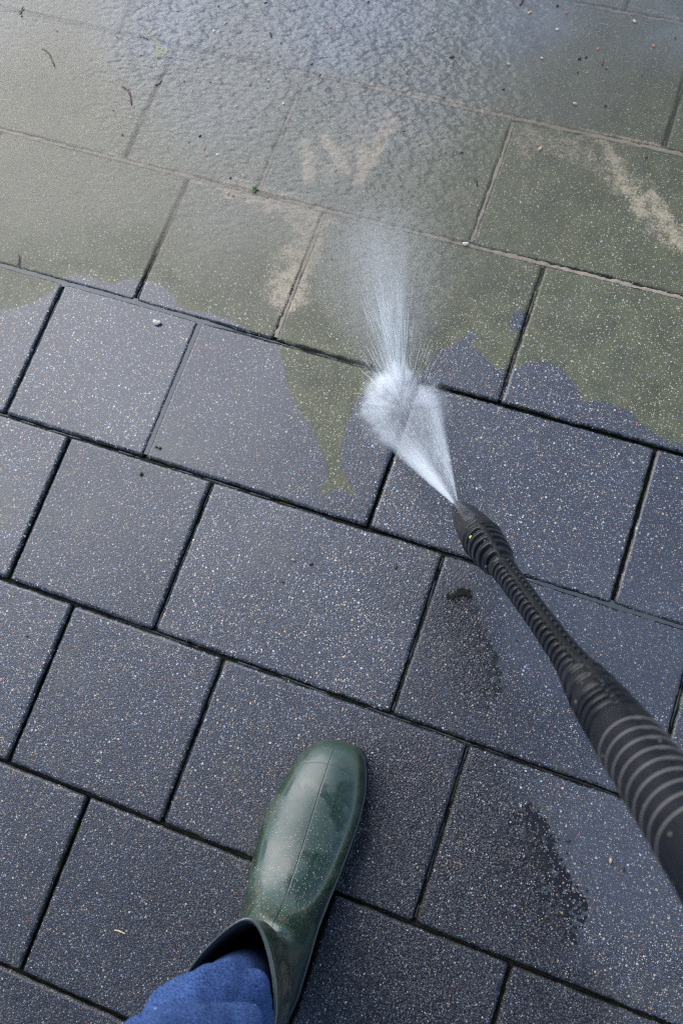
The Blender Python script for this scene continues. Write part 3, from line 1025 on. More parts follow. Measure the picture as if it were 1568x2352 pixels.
def f_cone(s_, a_, r0):
    # two moulded flats with a recess near the camera side
    s_cone = S_of(96)
    q = s_ / s_cone
    fl_ = np.exp(-(angd(a_, .25) / .26) ** 2) * np.exp(-((q - .72) / .13) ** 2)
    fl2 = np.exp(-(angd(a_, -.55) / .20) ** 2) * np.exp(-((q - .66) / .13) ** 2)
    return r0 - .0014 * fl_ - .0011 * fl2


def ribs(period, depth, duty=.5, gaps=(SPINE,), gw=.16, wave=0.0, spine_h=.0004):
    def fn(s_, a_, r0):
        ph = ((s_ / period) % 1.0)
        prof = sstep(.5 - duty / 2 - .06, .5 - duty / 2 + .05, ph) * sstep(.5 + duty / 2 + .06, .5 + duty / 2 - .05, ph)
        on = np.ones_like(a_)
        sp = np.zeros_like(a_)
        for g_ in gaps:
            k = angd(a_, g_)
            on = on * sstep(gw * .55, gw, k)
            sp = np.maximum(sp, sstep(gw, gw * .55, k))
        return r0 - depth + depth * np.maximum(prof * on, sp * (1 + spine_h / depth * .5)) 
    return fn


nz = lance_part('nozzle', 0, 97, f_cone, M_BLACK, lance)
# orifice set in the tip
lance_part('nozzle_orifice', -1.6, 2, lambda s_, a_, r0: np.full_like(a_, .0022), simple('brass_orifice', (.10, .09, .08), (.2, .19, .17), 200, .3), nz, caps=(True, True))
lance_part('collar', 95, 104, lambda s_, a_, r0: np.full_like(a_, np.interp(S_of(99), sm_tab, rm_tab) + .0011 - ((s_ - S_of(99.5)) / (S_of(104) - S_of(99.5))) ** 2 * .0009), M_BLACK, lance)
lance_part('nozzle_housing', 103, 181, ribs(S_of(114) - S_of(101), .0050, .50, (SPINE,), .20), M_SLEEVE, lance)
pr = (S_of(260) - S_of(200)) / 5.0
lance_part('tube', 179, 500, lambda s_, a_, r0, f1=ribs(pr, .0055, .50, (SPINE, SPINE + math.pi), .36): f1(s_, a_, r0), M_SLEEVE, lance)
# flared sleeve with shallow ribs, then five deep grooves
gp = (S_of(650) - S_of(566)) / 4.6


def f_flare(s_, a_, r0):
    if s_ < S_of(572):
        return ribs(pr * 1.5, .0022, .55, (SPINE + .15,), .22)(s_, a_, r0)
    return ribs(gp, .0075, .58, (SPINE + .12,), .10, spine_h=-.001)(s_, a_, r0)


lance_part('sleeve', 499, 652, f_flare, M_SLEEVE, lance)


def f_grip(s_, a_, r0):
    k = angd(a_, SPINE + .25)
    return r0 + .0006 - .0012 * sstep(.14, .05, k)


grip = lance_part('grip', 650, 1230, f_grip, M_GREY, lance, step=.0012)
for t_ in (690, 720, 751, 783, 816, 850, 885, 921, 958):
    rr_ = []
    s_c = S_of(t_)
    hw = .0010
    a_ = np.linspace(-math.pi, math.pi, 80, endpoint=False)
    for kx, kr in ((-1, -.0008), (-.7, .0003), (.0, .0006), (.7, .0003), (1, -.0008)):
        s_ = s_c + hw * kx
        r0 = np.interp(s_, sm_tab, rm_tab) + .0006 + kr + 0 * a_
        c = N3 + LAX * s_
        rr_.append(c[None, :] + E1[None, :] * (r0 * np.cos(a_))[:, None] + E2[None, :] * (r0 * np.sin(a_))[:, None])
    V, fc = loft(rr_)
    rg = mesh_obj('grip_ring', V, fc, M_RING)
    rg.parent = grip
# lime dot on the housing
bm = bmesh.new()
s_ = S_of(93)
r0 = np.interp(s_, sm_tab, rm_tab)
aa = -.42
c = N3 + LAX * S_of(116) + (E1 * math.cos(aa) + E2 * math.sin(aa)) * (np.interp(S_of(116), sm_tab, rm_tab) - .0004)
bmesh.ops.create_icosphere(bm, subdivisions=3, radius=.0017)
nrm_ = Vector(E1 * math.cos(aa) + E2 * math.sin(aa))
mt = Matrix.Translation(Vector(c)) @ nrm_.to_track_quat('Z', 'Y').to_matrix().to_4x4() @ Matrix.Diagonal((1, 1, .45, 1))
bmesh.ops.transform(bm, matrix=mt, verts=bm.verts)
me = bpy.data.meshes.new('indicator_dot')
bm.to_mesh(me)
bm.free()
me.materials.append(M_LIME)
o = bpy.data.objects.new('indicator_dot', me)
COL.objects.link(o)
put(o, lance)


# ------------------------------------------------------------------ the rest of the person, above and behind the picture
def skin_obj(name, verts, radii, edges, mat, parent, levels=2):
    me_ = bpy.data.meshes.new(name)
    me_.from_pydata([tuple(map(float, v)) for v in verts], edges, [])
    o_ = bpy.data.objects.new(name, me_)
    COL.objects.link(o_)
    me_.materials.append(mat)
    me_.skin_vertices.new() if False else None
    m_ = o_.modifiers.new('skin', 'SKIN')
    m_.use_smooth_shade = True
    sv = me_.skin_vertices[0].data if me_.skin_vertices else me_.attributes.new('skin', 'FLOAT', 'POINT')
    for k_, r_ in enumerate(radii):
        rr_ = r_ if isinstance(r_, tuple) else (r_, r_)
        sv[k_].radius = rr_
        sv[k_].use_root = (k_ == 0)
    sub = o_.modifiers.new('smooth', 'SUBSURF')
    sub.levels = sub.render_levels = levels
    put(o_, parent)
    return o_


M_JACKET = simple('dark_rain_jacket', (.010, .012, .016), (.022, .025, .032), 60, .5)
M_SKIN = simple('skin', (.42, .26, .19), (.50, .32, .24), 90, .5, .1)
M_GLOVE = simple('black_rubber_glove', (.010, .010, .011), (.02, .02, .022), 150, .4)
GP = N3 + LAX * .70                                 # where the right hand holds the grip
gr = float(np.interp(.70, sm_tab, rm_tab))
jv = [(-.01, -1.40, .92), (-.01, -1.40, 1.08), (-.01, -1.37, 1.28), (-.01, -1.35, 1.42), (-.01, -1.33, 1.49),
      (-.17, -1.36, 1.42), (-.28, -1.33, 1.20), (-.16, -1.17, 1.10), (-.06, -1.10, 1.13),
      (.15, -1.36, 1.42), (.29, -1.38, 1.16), (.27, -1.27, .92), tuple(GP + np.array([.045, -.07, .10]))]
skin_obj('jacket', jv, [(.155, .105), (.15, .105), (.165, .11), (.12, .085), (.07, .07), .072, .06, .048, .042, .072, .06, .048, .042],
         [(0, 1), (1, 2), (2, 3), (3, 4), (3, 5), (5, 6), (6, 7), (7, 8), (3, 9), (9, 10), (10, 11), (11, 12)], M_JACKET, person)
hv = [(-.01, -1.34, 1.46), (-.01, -1.31, 1.54), (-.01, -1.275, 1.60), (-.01, -1.27, 1.68), (-.01, -1.29, 1.735), (-.01, -1.185, 1.585)]
skin_obj('body', hv, [.06, .055, (.068, .075), (.075, .09), .05, .016], [(0, 1), (1, 2), (2, 3), (3, 4), (2, 5)], M_SKIN, person)
hair = skin_obj('hair', [(-.01, -1.325, 1.66), (-.01, -1.305, 1.72), (-.01, -1.27, 1.755)], [.075, .082, .05], [(0, 1), (1, 2)], simple('dark_hair', (.015, .010, .007), (.03, .02, .015), 300, .5), person)
w0 = GP + np.array([.045, -.07, .10])
wa_, wb_ = E2, E1
gv, grd, ge = [w0, GP + E2 * (gr + .020) + LAX * .045], [.030, .034], [(0, 1)]
for k_, off_ in enumerate((.034, .012, -.010, -.030)):
    base = len(gv)
    Lf = (.98, 1.05, 1.0, .84)[k_]
    for q_, an_ in enumerate((.35, .9, 1.6, 2.3)):
        an_ = an_ * Lf
        rr0 = gr + .011
        gv.append(GP + LAX * off_ + (E2 * math.cos(an_) + E1 * math.sin(an_)) * rr0)
        grd.append((.0105, .0098, .0090, .0080)[q_])
        ge.append((1 if q_ == 0 else len(gv) - 2, len(gv) - 1))
for q_, an_ in enumerate((-.5, -1.2, -1.8)):
    gv.append(GP + LAX * (.036 - .012 * q_) + (E2 * math.cos(an_) + E1 * math.sin(an_)) * (gr + .012))
    grd.append((.0125, .0115, .0095)[q_])
    ge.append((1 if q_ == 0 else len(gv) - 2, len(gv) - 1))
skin_obj('glove', gv, grd, ge, M_GLOVE, person)
lv, lrd, le = [np.array([-.06, -1.10, 1.13]), np.array([-.03, -1.072, 1.155])], [.030, .034], [(0, 1)]
for k_ in range(4):
    b0 = np.array([-.012 + .004 * k_, -1.058, 1.175 - .02 * k_])
    for q_ in range(3):
        lv.append(b0 + np.array([.018 * q_, .004 - .006 * q_ * q_, 0]))
        lrd.append((.0100, .0092, .0082)[q_])
        le.append((1 if q_ == 0 else len(lv) - 2, len(lv) - 1))
for q_ in range(2):
    lv.append(np.array([-.022 + .02 * q_, -1.095 - .004 * q_, 1.172 + .012 * q_]))
    lrd.append((.0115, .0095)[q_])
    le.append((1 if q_ == 0 else len(lv) - 2, len(lv) - 1))
skin_obj('glove', lv, lrd, le, M_GLOVE, person)
# right leg and seat of the jeans, joined into the same garment
HR = HEEL + LATV * .26 - ax * .31
xr = []
for cx, cy_, cz, ra_, rb_ in [(.15, -1.585, .10, .036, .036), (.145, -1.58, .26, .05, .058), (.125, -1.48, .42, .062, .066), (.105, -1.41, .54, .068, .07), (.09, -1.40, .70, .078, .082),
                              (.075, -1.40, .86, .092, .095), (.03, -1.40, .94, .13, .10)]:
    xr.append(np.array([cx, cy_, cz])[None, :] + np.stack([ra_ * np.cos(tj_a), rb_ * np.sin(tj_a), 0 * tj_a], -1))
hipr = []
for cz, ra_, rb_ in [(.84, .11, .08), (.88, .165, .105), (.95, .168, .112), (1.02, .160, .108)]:
    hipr.append(np.array([-.01, -1.39, cz])[None, :] + np.stack([ra_ * np.cos(tj_a), rb_ * np.sin(tj_a), 0 * tj_a], -1))
nv = len(JV0)
V1, f1_ = loft(xr, cap0=True, cap1=True)
V2, f2_ = loft(hipr, cap0=True, cap1=True)
allf = JF0 + [tuple(i_ + nv for i_ in f_) for f_ in f1_] + [tuple(i_ + nv + len(V1) for i_ in f_) for f_ in f2_]
jeans = mesh_obj('jeans', np.concatenate([JV0, V1, V2]), allf, M_DENIM)
put(jeans, person)
# the other boot: a mirrored copy set back under the right leg
mir = Matrix.Translation(Vector(HEEL + LATV * .255 - ax * .305)) @ (Matrix.Identity(4) if False else Matrix([[*(np.eye(3) - 2 * np.outer(LATV, LATV))[i_], 0] for i_ in range(3)] + [[0, 0, 0, 1]])) @ Matrix.Translation(-Vector(HEEL))
b2 = boot.copy()
COL.objects.link(b2)
b2.parent = person
b2.matrix_parent_inverse = boot.matrix_parent_inverse.copy()
b2.matrix_basis = mir
for ch in (sole, lin_):
    c2_ = ch.copy()
    COL.objects.link(c2_)
    c2_.parent = b2
    c2_.matrix_parent_inverse = Matrix.Identity(4)

# ------------------------------------------------------------------ spray
I3 = P(926, 944, 0.0)
JAX = I3 - N3
JL = np.linalg.norm(JAX)
JAX /= JL
HALF = .050                                        # radius of the cone where it meets the paving
upj = Vector(JAX)
xj = CR @ np.array([-1.0, -.35, 0])
xj = xj - JAX * (xj @ JAX)
xj /= np.linalg.norm(xj)
yj = np.cross(JAX, xj)
MJ = Matrix([[xj[i], yj[i], JAX[i], N3[i]] for i in range(3)] + [[0, 0, 0, 1]])


def jet_mat():
    t = NT('water_spray_mist')
    x, y, z = t.sep(t.obj())
    R = t.m('ADD', t.m('MULTIPLY', z, HALF / JL), .0022)
    r = t.m('DIVIDE', t.m('SQRT', t.m('ADD', t.m('MULTIPLY', x, x), t.m('MULTIPLY', y, y))), R)
    xr = t.m('DIVIDE', x, R)
    edge = t.m('MULTIPLY', t.ss(r, .40, .80), t.ss(r, 1.0, .74))
    left = t.ss(xr, .05, .85)
    sides = t.ss(t.m('ABSOLUTE', xr), .25, .95)
    core = t.ss(r, 1.0, .5)
    u = t.m('DIVIDE', z, JL)
    near = t.ss(u, .75, .0)
    den = t.m('ADD', t.m('MULTIPLY', core, .24), t.m('MULTIPLY', edge, t.m('ADD', .2, t.m('MULTIPLY', sides, 1.0))))
    den = t.m('ADD', den, t.m('MULTIPLY', t.m('MULTIPLY', left, t.ss(r, 1.0, .75)), t.m('MULTIPLY', near, 6.0)))
    # threads of water run along the jet
    ang = t.m('ARCTAN2', y, x)
    vec = t.n('ShaderNodeCombineXYZ', None, i0=t.m('MULTIPLY', ang, 3.0), i1=t.m('MULTIPLY', r, 4.0), i2=t.m('MULTIPLY', z, 9.0)).outputs[0]
    st = t.lin(t.noise(vec, 1.0, 3.0, .6), .3, .7, .45, 1.5)
    fall = t.m('DIVIDE', .0135, t.m('ADD', R, .004))
    den = t.m('MULTIPLY', t.m('MULTIPLY', den, st), t.m('MULTIPLY', fall, 50.0))
    return t.vol(t.n('ShaderNodeVolumePrincipled', None, Color=(1.0, .995, .985), Density=den, Anisotropy=.2).outputs[0])


rr_ = []
aj = np.linspace(0, 2 * math.pi, 40, endpoint=False)
for k in np.linspace(0, 1, 12):
    zl = k * JL * .985
    R_ = (zl * HALF / JL + .0022) * 1.01
    rr_.append(np.stack([R_ * np.cos(aj), R_ * np.sin(aj), np.full_like(aj, zl)], -1))
V, fc = loft(rr_, cap0=True, cap1=True)
# cut by the ground: flatten the points that would dip under the paving
Vw = np.array([list(MJ @ Vector(v)) for v in V])
Vw[:, 2] = np.maximum(Vw[:, 2], .0035)
MJi = MJ.inverted()
Vl = np.array([list(MJi @ Vector(v)) for v in Vw])
jet = mesh_obj('water_jet', Vl, fc, jet_mat())
jet.matrix_world = MJ
tag(jet, 'white fan of pressurised water leaving the black nozzle', 'water jet', kind='stuff')

# splash: frame at the impact, x' forward (away from the nozzle), z up
FW = P(872, 560, 0) - I3
FW[2] = 0
FW /= np.linalg.norm(FW)
SD = np.array([-FW[1], FW[0], 0])                    # to the left
MS = Matrix([[FW[0], SD[0], 0, I3[0]], [FW[1], SD[1], 0, I3[1]], [0, 0, 1, .002], [0, 0, 0, 1]])


LOBES = [(858, 975, .012, .5), (856, 940, .014, .75), (864, 910, .013, .8), (880, 888, .013, .95), (900, 874, .014, 1.0), (926, 876, .012, .55), (905, 850, .012, .5), (890, 905, .014, .7),
         (880, 1010, .012, .35), (965, 905, .014, .32), (986, 920, .016, .32), (1006, 955, .015, .2), (915, 920, .016, .3), (935, 960, .024, .12)]


def splash_mat():
    t = NT('water_splash_mist')
    x, y, z = t.sep(t.obj())
    r = t.m('SQRT', t.m('ADD', t.m('MULTIPLY', x, x), t.m('MULTIPLY', y, y)))
    ang = t.m('ARCTAN2', y, x)
    # white lobes round the point of impact
    wob_h = t.noise(t.obj(), 90.0, 2.0)
    hfall = t.ss(z, t.m('ADD', .014, t.m('MULTIPLY', wob_h, .036)), .002)
    vec = t.n('ShaderNodeCombineXYZ', None, i0=t.m('MULTIPLY', ang, 7.0), i1=t.m('MULTIPLY', r, 14.0), i2=t.m('MULTIPLY', z, 40.0)).outputs[0]
    stk = t.ss(t.noise(vec, 1.0, 5.0, .7), .32, .66)
    wob = t.sepc(t.n('ShaderNodeTexNoise', None, Vector=t.obj(), Scale=75.0, Detail=3.0).outputs[1])
    xw = t.m('ADD', x, t.m('MULTIPLY', t.m('SUBTRACT', wob[0], .5), .044))
    yw = t.m('ADD', y, t.m('MULTIPLY', t.m('SUBTRACT', wob[1], .5), .044))
    lob = 0.0
    for (px, py, sg, am) in LOBES:
        q = MS.inverted() @ Vector(P(px, py, .008))
        dx, dy = t.m('SUBTRACT', xw, q.x), t.m('SUBTRACT', yw, q.y)
        d2 = t.m('ADD', t.m('MULTIPLY', dx, dx), t.m('MULTIPLY', dy, dy))
        lob = t.m('ADD', lob, t.m('MULTIPLY', t.m('EXPONENT', t.m('MULTIPLY', d2, -1.0 / sg ** 2)), am))
    lob = t.m('MULTIPLY', lob, t.ss(r, .070, .046))
    burst = t.m('MULTIPLY', t.m('MULTIPLY', lob, hfall), t.lin(stk, 0, 1, .25, 1.35))
    # plume thrown forwards
    vec2 = t.n('ShaderNodeCombineXYZ', None, i0=t.m('MULTIPLY', ang, 7.0), i1=t.m('MULTIPLY', r, 3.0), i2=t.m('MULTIPLY', z, 6.0)).outputs[0]
    stk2 = t.ss(t.noise(vec2, 1.0, 4.0, .7), .30, .72)
    lobe = t.m('ADD', t.m('MULTIPLY', t.ss(t.m('ABSOLUTE', t.m('SUBTRACT', ang, .0)), .24, .02), 1.0),
               t.m('MULTIPLY', t.ss(t.m('ABSOLUTE', t.m('SUBTRACT', ang, .05)), .72, .05), .62))
    lobe = t.m('MULTIPLY', lobe, t.lin(stk2, 0, 1, .55, 1.15))
    rf = t.m('MULTIPLY', t.ss(r, .02, .055), t.m('POWER', t.ss(r, .325, .03), 1.2))
    hp = t.m('ADD', .012, t.m('MULTIPLY', x, .22))
    hz = t.ss(t.m('DIVIDE', z, hp), 1.0, .25)
    plume = t.m('MULTIPLY', t.m('MULTIPLY', lobe, rf), hz)
    den = t.m('ADD', t.m('MULTIPLY', burst, 92.0), t.m('MULTIPLY', plume, 22.0))
    return t.vol(t.n('ShaderNodeVolumePrincipled', None, Color=(1.0, .995, .985), Density=den, Anisotropy=.15).outputs[0])


# hull: egg-shaped, wide at the plume's middle
NH = 48
hs = []
for k, fz in enumerate((0.0, .35, .7, .9, 1.0)):
    ang_ = np.linspace(0, 2 * math.pi, NH, endpoint=False)
    rho = np.where(np.abs((ang_ + math.pi) % (2 * math.pi) - math.pi) < .7,
                   .066 + .25 * np.cos(np.clip(np.abs((ang_ + math.pi) % (2 * math.pi) - math.pi) / .7, 0, 1) * math.pi / 2) ** .8, .066)
    sh_ = (1 - fz ** 2.2 * .7)
    xh, yh = rho * np.cos(ang_) * sh_, rho * np.sin(ang_) * sh_
    zt = .036 + .20 * np.clip(xh, 0, 1)
    hs.append(np.stack([xh, yh, zt * fz + .0016], -1))
V, fc = loft(hs, cap0=True, cap1=True)
spl = mesh_obj('water_splash', V, fc, splash_mat())
spl.matrix_world = MS
tag(spl, 'white splash and mist where the jet hits the paving joint', 'water splash', kind='stuff')

# threads and droplets of water thrown out of the splash
TV, TF = [], []


def needle(p0, p1, r_):
    d = p1 - p0
    d = d / np.linalg.norm(d)
    a = np.cross(d, [0.3, .2, 1.0])
    a /= np.linalg.norm(a)
    b = np.cross(d, a)
    n0 = len(TV)
    TV.append(p0)
    for k in range(3):
        an = k * 2.0944
        TV.append(p0 + (p1 - p0) * .35 + r_ * (a * math.cos(an) + b * math.sin(an)))
    TV.append(p1)
    for k in range(3):
        k2 = (k + 1) % 3
        TF.append((n0, n0 + 1 + k2, n0 + 1 + k))
        TF.append((n0 + 4, n0 + 1 + k, n0 + 1 + k2))


for k in range(760):
    if k < 200:
        a = random.gauss(.05, .33)
        r0 = random.uniform(.012, .075)
        L = random.uniform(.012, .060) * (1.2 - min(1, abs(a)))
    elif k < 420:
        a = random.gauss(.02, .11)
        r0 = random.uniform(.03, .12)
        L = random.uniform(.02, .07)
    else:
        a = random.uniform(-1.5, 1.5)
        r0 = random.uniform(.022, .046)
        L = random.uniform(.003, .012)
    el_ = math.radians(random.uniform(6, 24) if abs(a) < .8 else random.uniform(10, 45))
    d = FW * math.cos(a) * math.cos(el_) + SD * math.sin(a) * math.cos(el_) + np.array([0, 0, math.sin(el_)])
    p0 = I3 + (FW * math.cos(a) + SD * math.sin(a)) * r0 + np.array([0, 0, .003 + r0 * math.tan(el_) * random.uniform(.1, .9)])
    needle(p0, p0 + d * L, random.uniform(.00010, .00026))
for k in range(70):                                # coarser spikes at the top of the splash
    a = random.gauss(.12, .42)
    r0 = random.uniform(.030, .058)
    el_ = math.radians(random.uniform(8, 30))
    d = FW * math.cos(a) * math.cos(el_) + SD * math.sin(a) * math.cos(el_) + np.array([0, 0, math.sin(el_)])
    p0 = I3 + (FW * math.cos(a) + SD * math.sin(a)) * r0 + np.array([0, 0, .003 + r0 * math.tan(el_) * random.uniform(.2, .8)])
    needle(p0, p0 + d * random.uniform(.008, .030), random.uniform(.00022, .00042))
for k in range(420):                                # threads inside the jet
    an = random.uniform(0, 2 * math.pi)
    rad = math.sqrt(random.uniform(.15, .95))
    z0 = random.uniform(.1, .85)
    z1 = z0 + random.uniform(.05, .14)
    def jp(zq):
        R_ = (zq * HALF + .0022) * rad
        return N3 + JAX * (zq * JL) + xj * (R_ * math.cos(an)) + yj * (R_ * math.sin(an))
    a_, b_ = jp(z0), jp(min(z1, .97))
    if min(a_[2], b_[2]) > .004:
        needle(a_, b_, random.uniform(.00008, .00020))


def drop(p, r_):
    n0 = len(TV)
    o6 = np.array([(1, 0, 0), (-1, 0, 0), (0, 1, 0), (0, -1, 0), (0, 0, 1), (0, 0, -1)]) * r_ + p
    TV.extend(list(o6))
    for f_ in ((0, 2, 4), (2, 1, 4), (1, 3, 4), (3, 0, 4), (2, 0, 5), (1, 2, 5), (3, 1, 5), (0, 3, 5)):
        TF.append(tuple(n0 + q_ for q_ in f_))


for k in range(500):
    a = random.gauss(.05, .5) if k % 3 else random.uniform(-math.pi, math.pi)
    rr0 = abs(random.gauss(0, .07)) + .02
    if abs(a) > 1:
        rr0 = random.uniform(.02, .065)
    p0 = I3 + (FW * math.cos(a) + SD * math.sin(a)) * rr0 + np.array([0, 0, random.uniform(.003, .012 + .16 * rr0)])
    drop(p0, random.uniform(.00015, .0005))
t = NT('white_water')
tr = t.n('ShaderNodeBsdfTransparent').outputs[0]
pb = t.n('ShaderNodeAddShader', None, i0=t.n('ShaderNodeBsdfDiffuse', None, Color=(.55, .56, .57)).outputs[0], i1=t.n('ShaderNodeBsdfTranslucent', None, Color=(.42, .43, .44)).outputs[0]).outputs[0]
t.surf(t.n('ShaderNodeMixShader', None, i0=.42, i1=tr, i2=pb).outputs[0])
thr = mesh_obj('water_droplets', TV, TF, t.mat)
tag(thr, 'fine white threads and droplets flying up from the splash', 'droplets', kind='stuff')


# ------------------------------------------------------------------ loose bits on the paving
def grit_mat(name, c0, c1):
    return simple(name, c0, c1, 600, .6, .4)


M_DARKBIT = grit_mat('dark_grit', (.010, .010, .010), (.04, .036, .03))
M_TANBIT = grit_mat('tan_grit', (.36, .22, .12), (.5, .34, .2))
M_REDBIT = grit_mat('red_grit', (.28, .08, .045), (.40, .15, .08))
M_PALEBIT = grit_mat('pale_grit', (.48, .43, .33), (.62, .57, .46))
M_TWIG = grit_mat('twig_bark', (.05, .022, .015), (.12, .055, .035))
M_STRAW = grit_mat('dry_straw', (.40, .31, .16), (.55, .45, .26))
M_LEAF = grit_mat('green_leaf', (.03, .07, .012), (.07, .13, .03))
M_SCUM = grit_mat('yellow_green_scum', (.16, .16, .07), (.28, .27, .14))
M_MOSS = simple('black_moss', (.003, .003, .002), (.016, .015, .006), 900, .7, .4, spec=.15)


def pebble_mesh(seed, mat, flat=.65, jag=.35):
    bm = bmesh.new()
    bmesh.ops.create_icosphere(bm, subdivisions=2, radius=1)
    r_ = random.Random(seed)
    ph = [r_.uniform(0, 6) for _ in range(6)]
    for v in bm.verts:
        c = v.co
        k = 1 + jag * (math.sin(c.x * 2.3 + ph[0]) * math.sin(c.y * 2.1 + ph[1]) + .5 * math.sin(c.z * 4 + ph[2] + c.x * 3))
        v.co = Vector((c.x * k * 1.15, c.y * k * .85, c.z * k * flat))
    me_ = bpy.data.meshes.new('pebble')
    bm.to_mesh(me_)
    bm.free()
    me_.polygons.foreach_set('use_smooth', [True] * len(me_.polygons))
    me_.materials.append(mat)
    return me_


PM = {k: [pebble_mesh(10 * i + j, m_) for j in range(3)] for i, (k, m_) in enumerate((('dark', M_DARKBIT), ('tan', M_TANBIT), ('red', M_REDBIT), ('pale', M_PALEBIT)))}
FLOODED = 'on the flooded dirty paving beyond the spray'
LAB = {'dark': 'tiny black grit grain lying ', 'tan': 'tiny orange grit grain lying ', 'red': 'tiny brick-red grit grain lying ', 'pale': 'tiny cream grit grain lying '}


def pebble(x, y, kind, r_, where=FLOODED, label=None):
    o_ = bpy.data.objects.new('pebble', random.choice(PM[kind]))
    COL.objects.link(o_)
    p_ = P(x, y, 0)
    o_.location = (p_[0], p_[1], .0012 + r_ * .3)
    o_.rotation_euler = (0, 0, random.uniform(0, 6))
    o_.scale = (r_, r_, r_)
    tag(o_, label or LAB[kind] + where, 'pebble', 'loose grit grains on the paving')


for x, y, k, r_ in [(518, 56, 'tan', .0021), (492, 73, 'pale', .0022), (544, 246, 'tan', .0019), (345, 50, 'red', .0016), (560, 405, 'tan', .0022), (1215, 31, 'tan', .0021),
                    (1456, 52, 'tan', .0025), (1244, 136, 'tan', .0019), (1168, 150, 'tan', .002), (1279, 70, 'pale', .002), (1299, 31, 'red', .002),
                    (1319, 240, 'tan', .0024), (500, 357, 'pale', .0018), (471, 343, 'red', .002), (411, 127, 'tan', .0016), (432, 127, 'tan', .0016), (617, 186, 'pale', .0016),
                    (441, 212, 'tan', .0016), (748, 206, 'red', .0019), (651, 240, 'pale', .0017), (525, 445, 'tan', .0017), (536, 451, 'red', .0017), (1239, 344, 'tan', .0026),
                    (1500, 107, 'red', .0022), (1372, 114, 'red', .0016), (760, 65, 'red', .002), (815, 55, 'red', .0016), (520, 130, 'tan', .0015), (614, 454, 'red', .0018), (650, 451, 'tan', .0017)]:
    pebble(x, y, k, r_)
for x, y, r_ in [(1036, 133, .0042), (1278, 15, .0038), (610, 9, .003), (460, 315, .0034), (360, 197, .0036), (1154, 207, .0028), (1059, 352, .003), (484, 191, .0022),
                 (133, 74, .002), (52, 39, .0026), (270, 88, .0022), (425, 190, .0025), (503, 17, .0025), (435, 330, .002), (282, 312, .0026), (262, 256, .002), (646, 101, .0022), (846, 7, .003),
                 (1330, 136, .0034), (1345, 133, .0026), (1388, 244, .003), (1391, 160, .002), (1482, 363, .0024), (1549, 89, .0024), (1472, 174, .0016), (1326, 168, .0022), (927, 304, .0024), (530, 410, .0026),
                 (615, 205, .0018), (568, 518, .0014), (762, 597, .0018), (735, 175, .0026), (716, 150, .003), (880, 180, .0018), (994, 70, .0018)]:
    pebble(x, y, 'dark', r_ * .68)
WASH = 'on the washed grey paving'
for x, y, k, r_, lb in [(362, 743, 'pale', .0050, 'large cream pebble set in the washed slab at left'), (1069, 562, 'pale', .0036, 'white pebble on the sandy joint above the spray'),
                        (1401, 1976, 'tan', .0024, 'brown pebble in the shiny puddle at lower right'), (715, 1296, 'dark', .003, None), (650, 1338, 'dark', .0024, None), (674, 1286, 'tan', .002, None), (909, 1303, 'dark', .0034, None),
                        (325, 1090, 'dark', .0042, None), (367, 1030, 'dark', .0028, None), (63, 1462, 'dark', .0022, None), (359, 1027, 'dark', .0024, None), (944, 1896, 'dark', .003, None), (1300, 1958, 'dark', .0024, None),
                        (1334, 1979, 'dark', .0022, None), (1344, 2044, 'dark', .0026, None), (1430, 1996, 'dark', .0026, None), (1303, 1930, 'dark', .0034, None), (1280, 1925, 'dark', .0026, None), (1185, 1470, 'dark', .0022, None), (51, 1625, 'dark', .002, None)]:
    pebble(x, y, k, r_ * (.62 if k == 'dark' else .9), WASH, lb)


def stick(name, p0, p1, r_, mat, label, cat_, group=None, bend=.06, lift=.0014):
    a, b = P(*p0), P(*p1)
    d = b - a
    L = np.linalg.norm(d)
    d /= L
    nn = np.array([-d[1], d[0], 0])
    rr_ = []
    for k in np.linspace(0, 1, 9):
        c_ = a + d * L * k + nn * L * bend * math.sin(k * 4.2) + np.array([0, 0, lift + r_ * .6])
        q = r_ * (.55 + .6 * math.sin(k * 2.6 + .25)) * (1 + .25 * math.sin(k * 17))
        an = np.linspace(0, 2 * math.pi, 8, endpoint=False)
        rr_.append(c_[None, :] + nn[None, :] * (q * np.cos(an))[:, None] + np.array([0, 0, 1.0])[None, :] * (q * .8 * np.sin(an))[:, None])
    V_, f_ = loft(rr_, cap0=True, cap1=True)
    o_ = mesh_obj(name, V_, f_, mat)
    tag(o_, label, cat_, group)
    return o_


TW = 'twigs lying in the shallow water'
stick('twig', (98, 112), (131, 154), .0011, M_TWIG, 'straight brown twig in water at the upper left corner', 'twig', TW)
stick('twig', (280, 199), (309, 241), .0013, M_TWIG, 'curved reddish twig beside a dark joint at upper left', 'twig', TW, .1)
stick('twig', (323, 87), (343, 93), .0009, M_DARKBIT, 'short black twig beside the yellow scum', 'twig', TW)
stick('twig', (1197, -6), (1195, 15), .0016, M_TWIG, 'stubby brown twig cut by the top edge of the photo', 'twig', TW)
stick('twig', (1380, 136), (1382, 152), .0011, M_TWIG, 'short red-brown twig on the top right slab', 'twig', TW)
stick('twig', (1089, 410), (1096, 428), .0012, M_DARKBIT, 'short black twig on the slab beside the pale sandy cross joint', 'twig', TW)
stick('twig', (372, 186), (361, 201), .0012, M_TWIG, 'small brown twig lodged in the dark joint below the scum', 'twig', TW)
stick('twig', (44, 585), (45, 612), .0009, M_TWIG, 'thin brown twig crossing the flooded joint at the left edge', 'twig', TW)
stick('twig', (620, 77), (624, 88), .0013, M_DARKBIT, 'tiny black twig on rippled water in the top middle', 'twig', TW)
stick('straw', (264, 2136), (290, 2144), .0008, M_STRAW, 'pale straw bit lying on the washed slab at lower left', 'straw', None, .03, .0006)


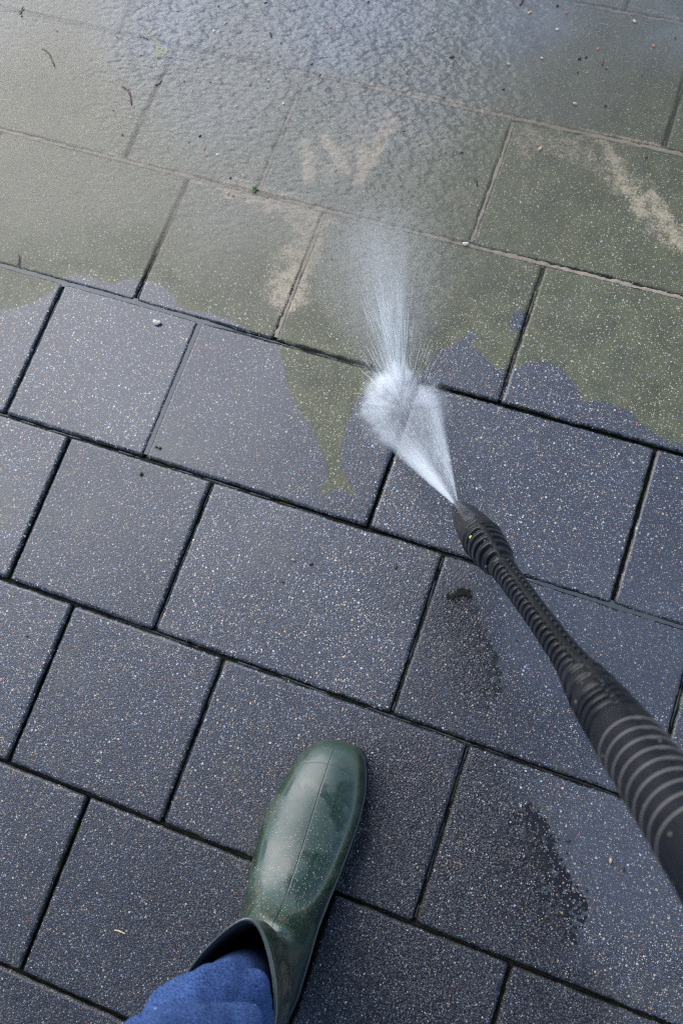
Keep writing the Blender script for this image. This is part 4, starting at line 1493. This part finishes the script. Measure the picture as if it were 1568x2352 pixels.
def leaf_sprig(x, y, n_, L, label):
    root = empty('leaf_sprig', tuple(P(x, y, .002)))
    tag(root, label, 'leaf')
    for k in range(n_):
        a = k * 2.4 + x
        d = np.array([math.cos(a), math.sin(a), 0])
        s_ = np.array([-d[1], d[0], 0])
        rr_ = []
        for q in np.linspace(0, 1, 7):
            w_ = L * .22 * math.sin(math.pi * min(.98, q * .9 + .06))
            c_ = d * L * q + np.array([0, 0, .0005 + .25 * L * math.sin(q * 2.4)])
            rr_.append(np.array([c_ - s_ * w_, c_ + np.array([0, 0, -.0003]), c_ + s_ * w_, c_ + np.array([0, 0, .0003])]))
        V_, f_ = loft(rr_, cap0=True, cap1=True)
        mesh_obj('leaf', V_, f_, M_LEAF, root)


leaf_sprig(52, 25, 2, .007, 'green leaf scrap in water at the top left corner')
leaf_sprig(586, 436, 5, .006, 'small green weed sprig lying on the sandy joint left of the spray')


def clump(name, spots, mat, label, cat_, zs=.35, n_=26, spread=6):
    VV_, FF_, nb_ = [], [], 0
    for (x, y, rpx) in spots:
        c0 = P(x, y, .002)
        for k in range(n_):
            a, rr0 = random.uniform(0, 6.28), abs(random.gauss(0, .5)) * rpx / 1700
            r_ = random.uniform(.25, .6) * rpx / 1700 * .55
            c_ = c0 + np.array([math.cos(a) * rr0, math.sin(a) * rr0, random.uniform(-.3, .5) * r_ * zs])
            bm_ = bmesh.new()
            bmesh.ops.create_icosphere(bm_, subdivisions=1, radius=1)
            pts_ = np.array([v.co for v in bm_.verts]) * np.array([r_, r_, r_ * zs]) * RNG.uniform(.65, 1.35, (len(bm_.verts), 1)) + c_
            fs_ = [tuple(v.index + nb_ for v in f_.verts) for f_ in bm_.faces]
            bm_.free()
            VV_.append(pts_)
            FF_ += fs_
            nb_ += len(pts_)
    o_ = mesh_obj(name, np.concatenate(VV_), FF_, mat, None, False)
    tag(o_, label, cat_)
    return o_


clump('moss_clump', [(1040, 1368, 9), (1050, 1362, 10), (1062, 1360, 11), (1073, 1361, 10), (1077, 1366, 7), (1029, 1370, 6)], M_MOSS,
      'flat black moss clump on the wet slab left of the lance', 'moss', .3)
clump('algae_scum', [(345, 70, 8), (352, 78, 7), (356, 90, 8), (361, 100, 7), (365, 110, 9), (370, 120, 12), (378, 122, 12), (362, 128, 9), (379, 148, 4)], M_SCUM,
      'patch of yellow-green algae scum floating at a joint at upper left', 'algae', .12, 20)
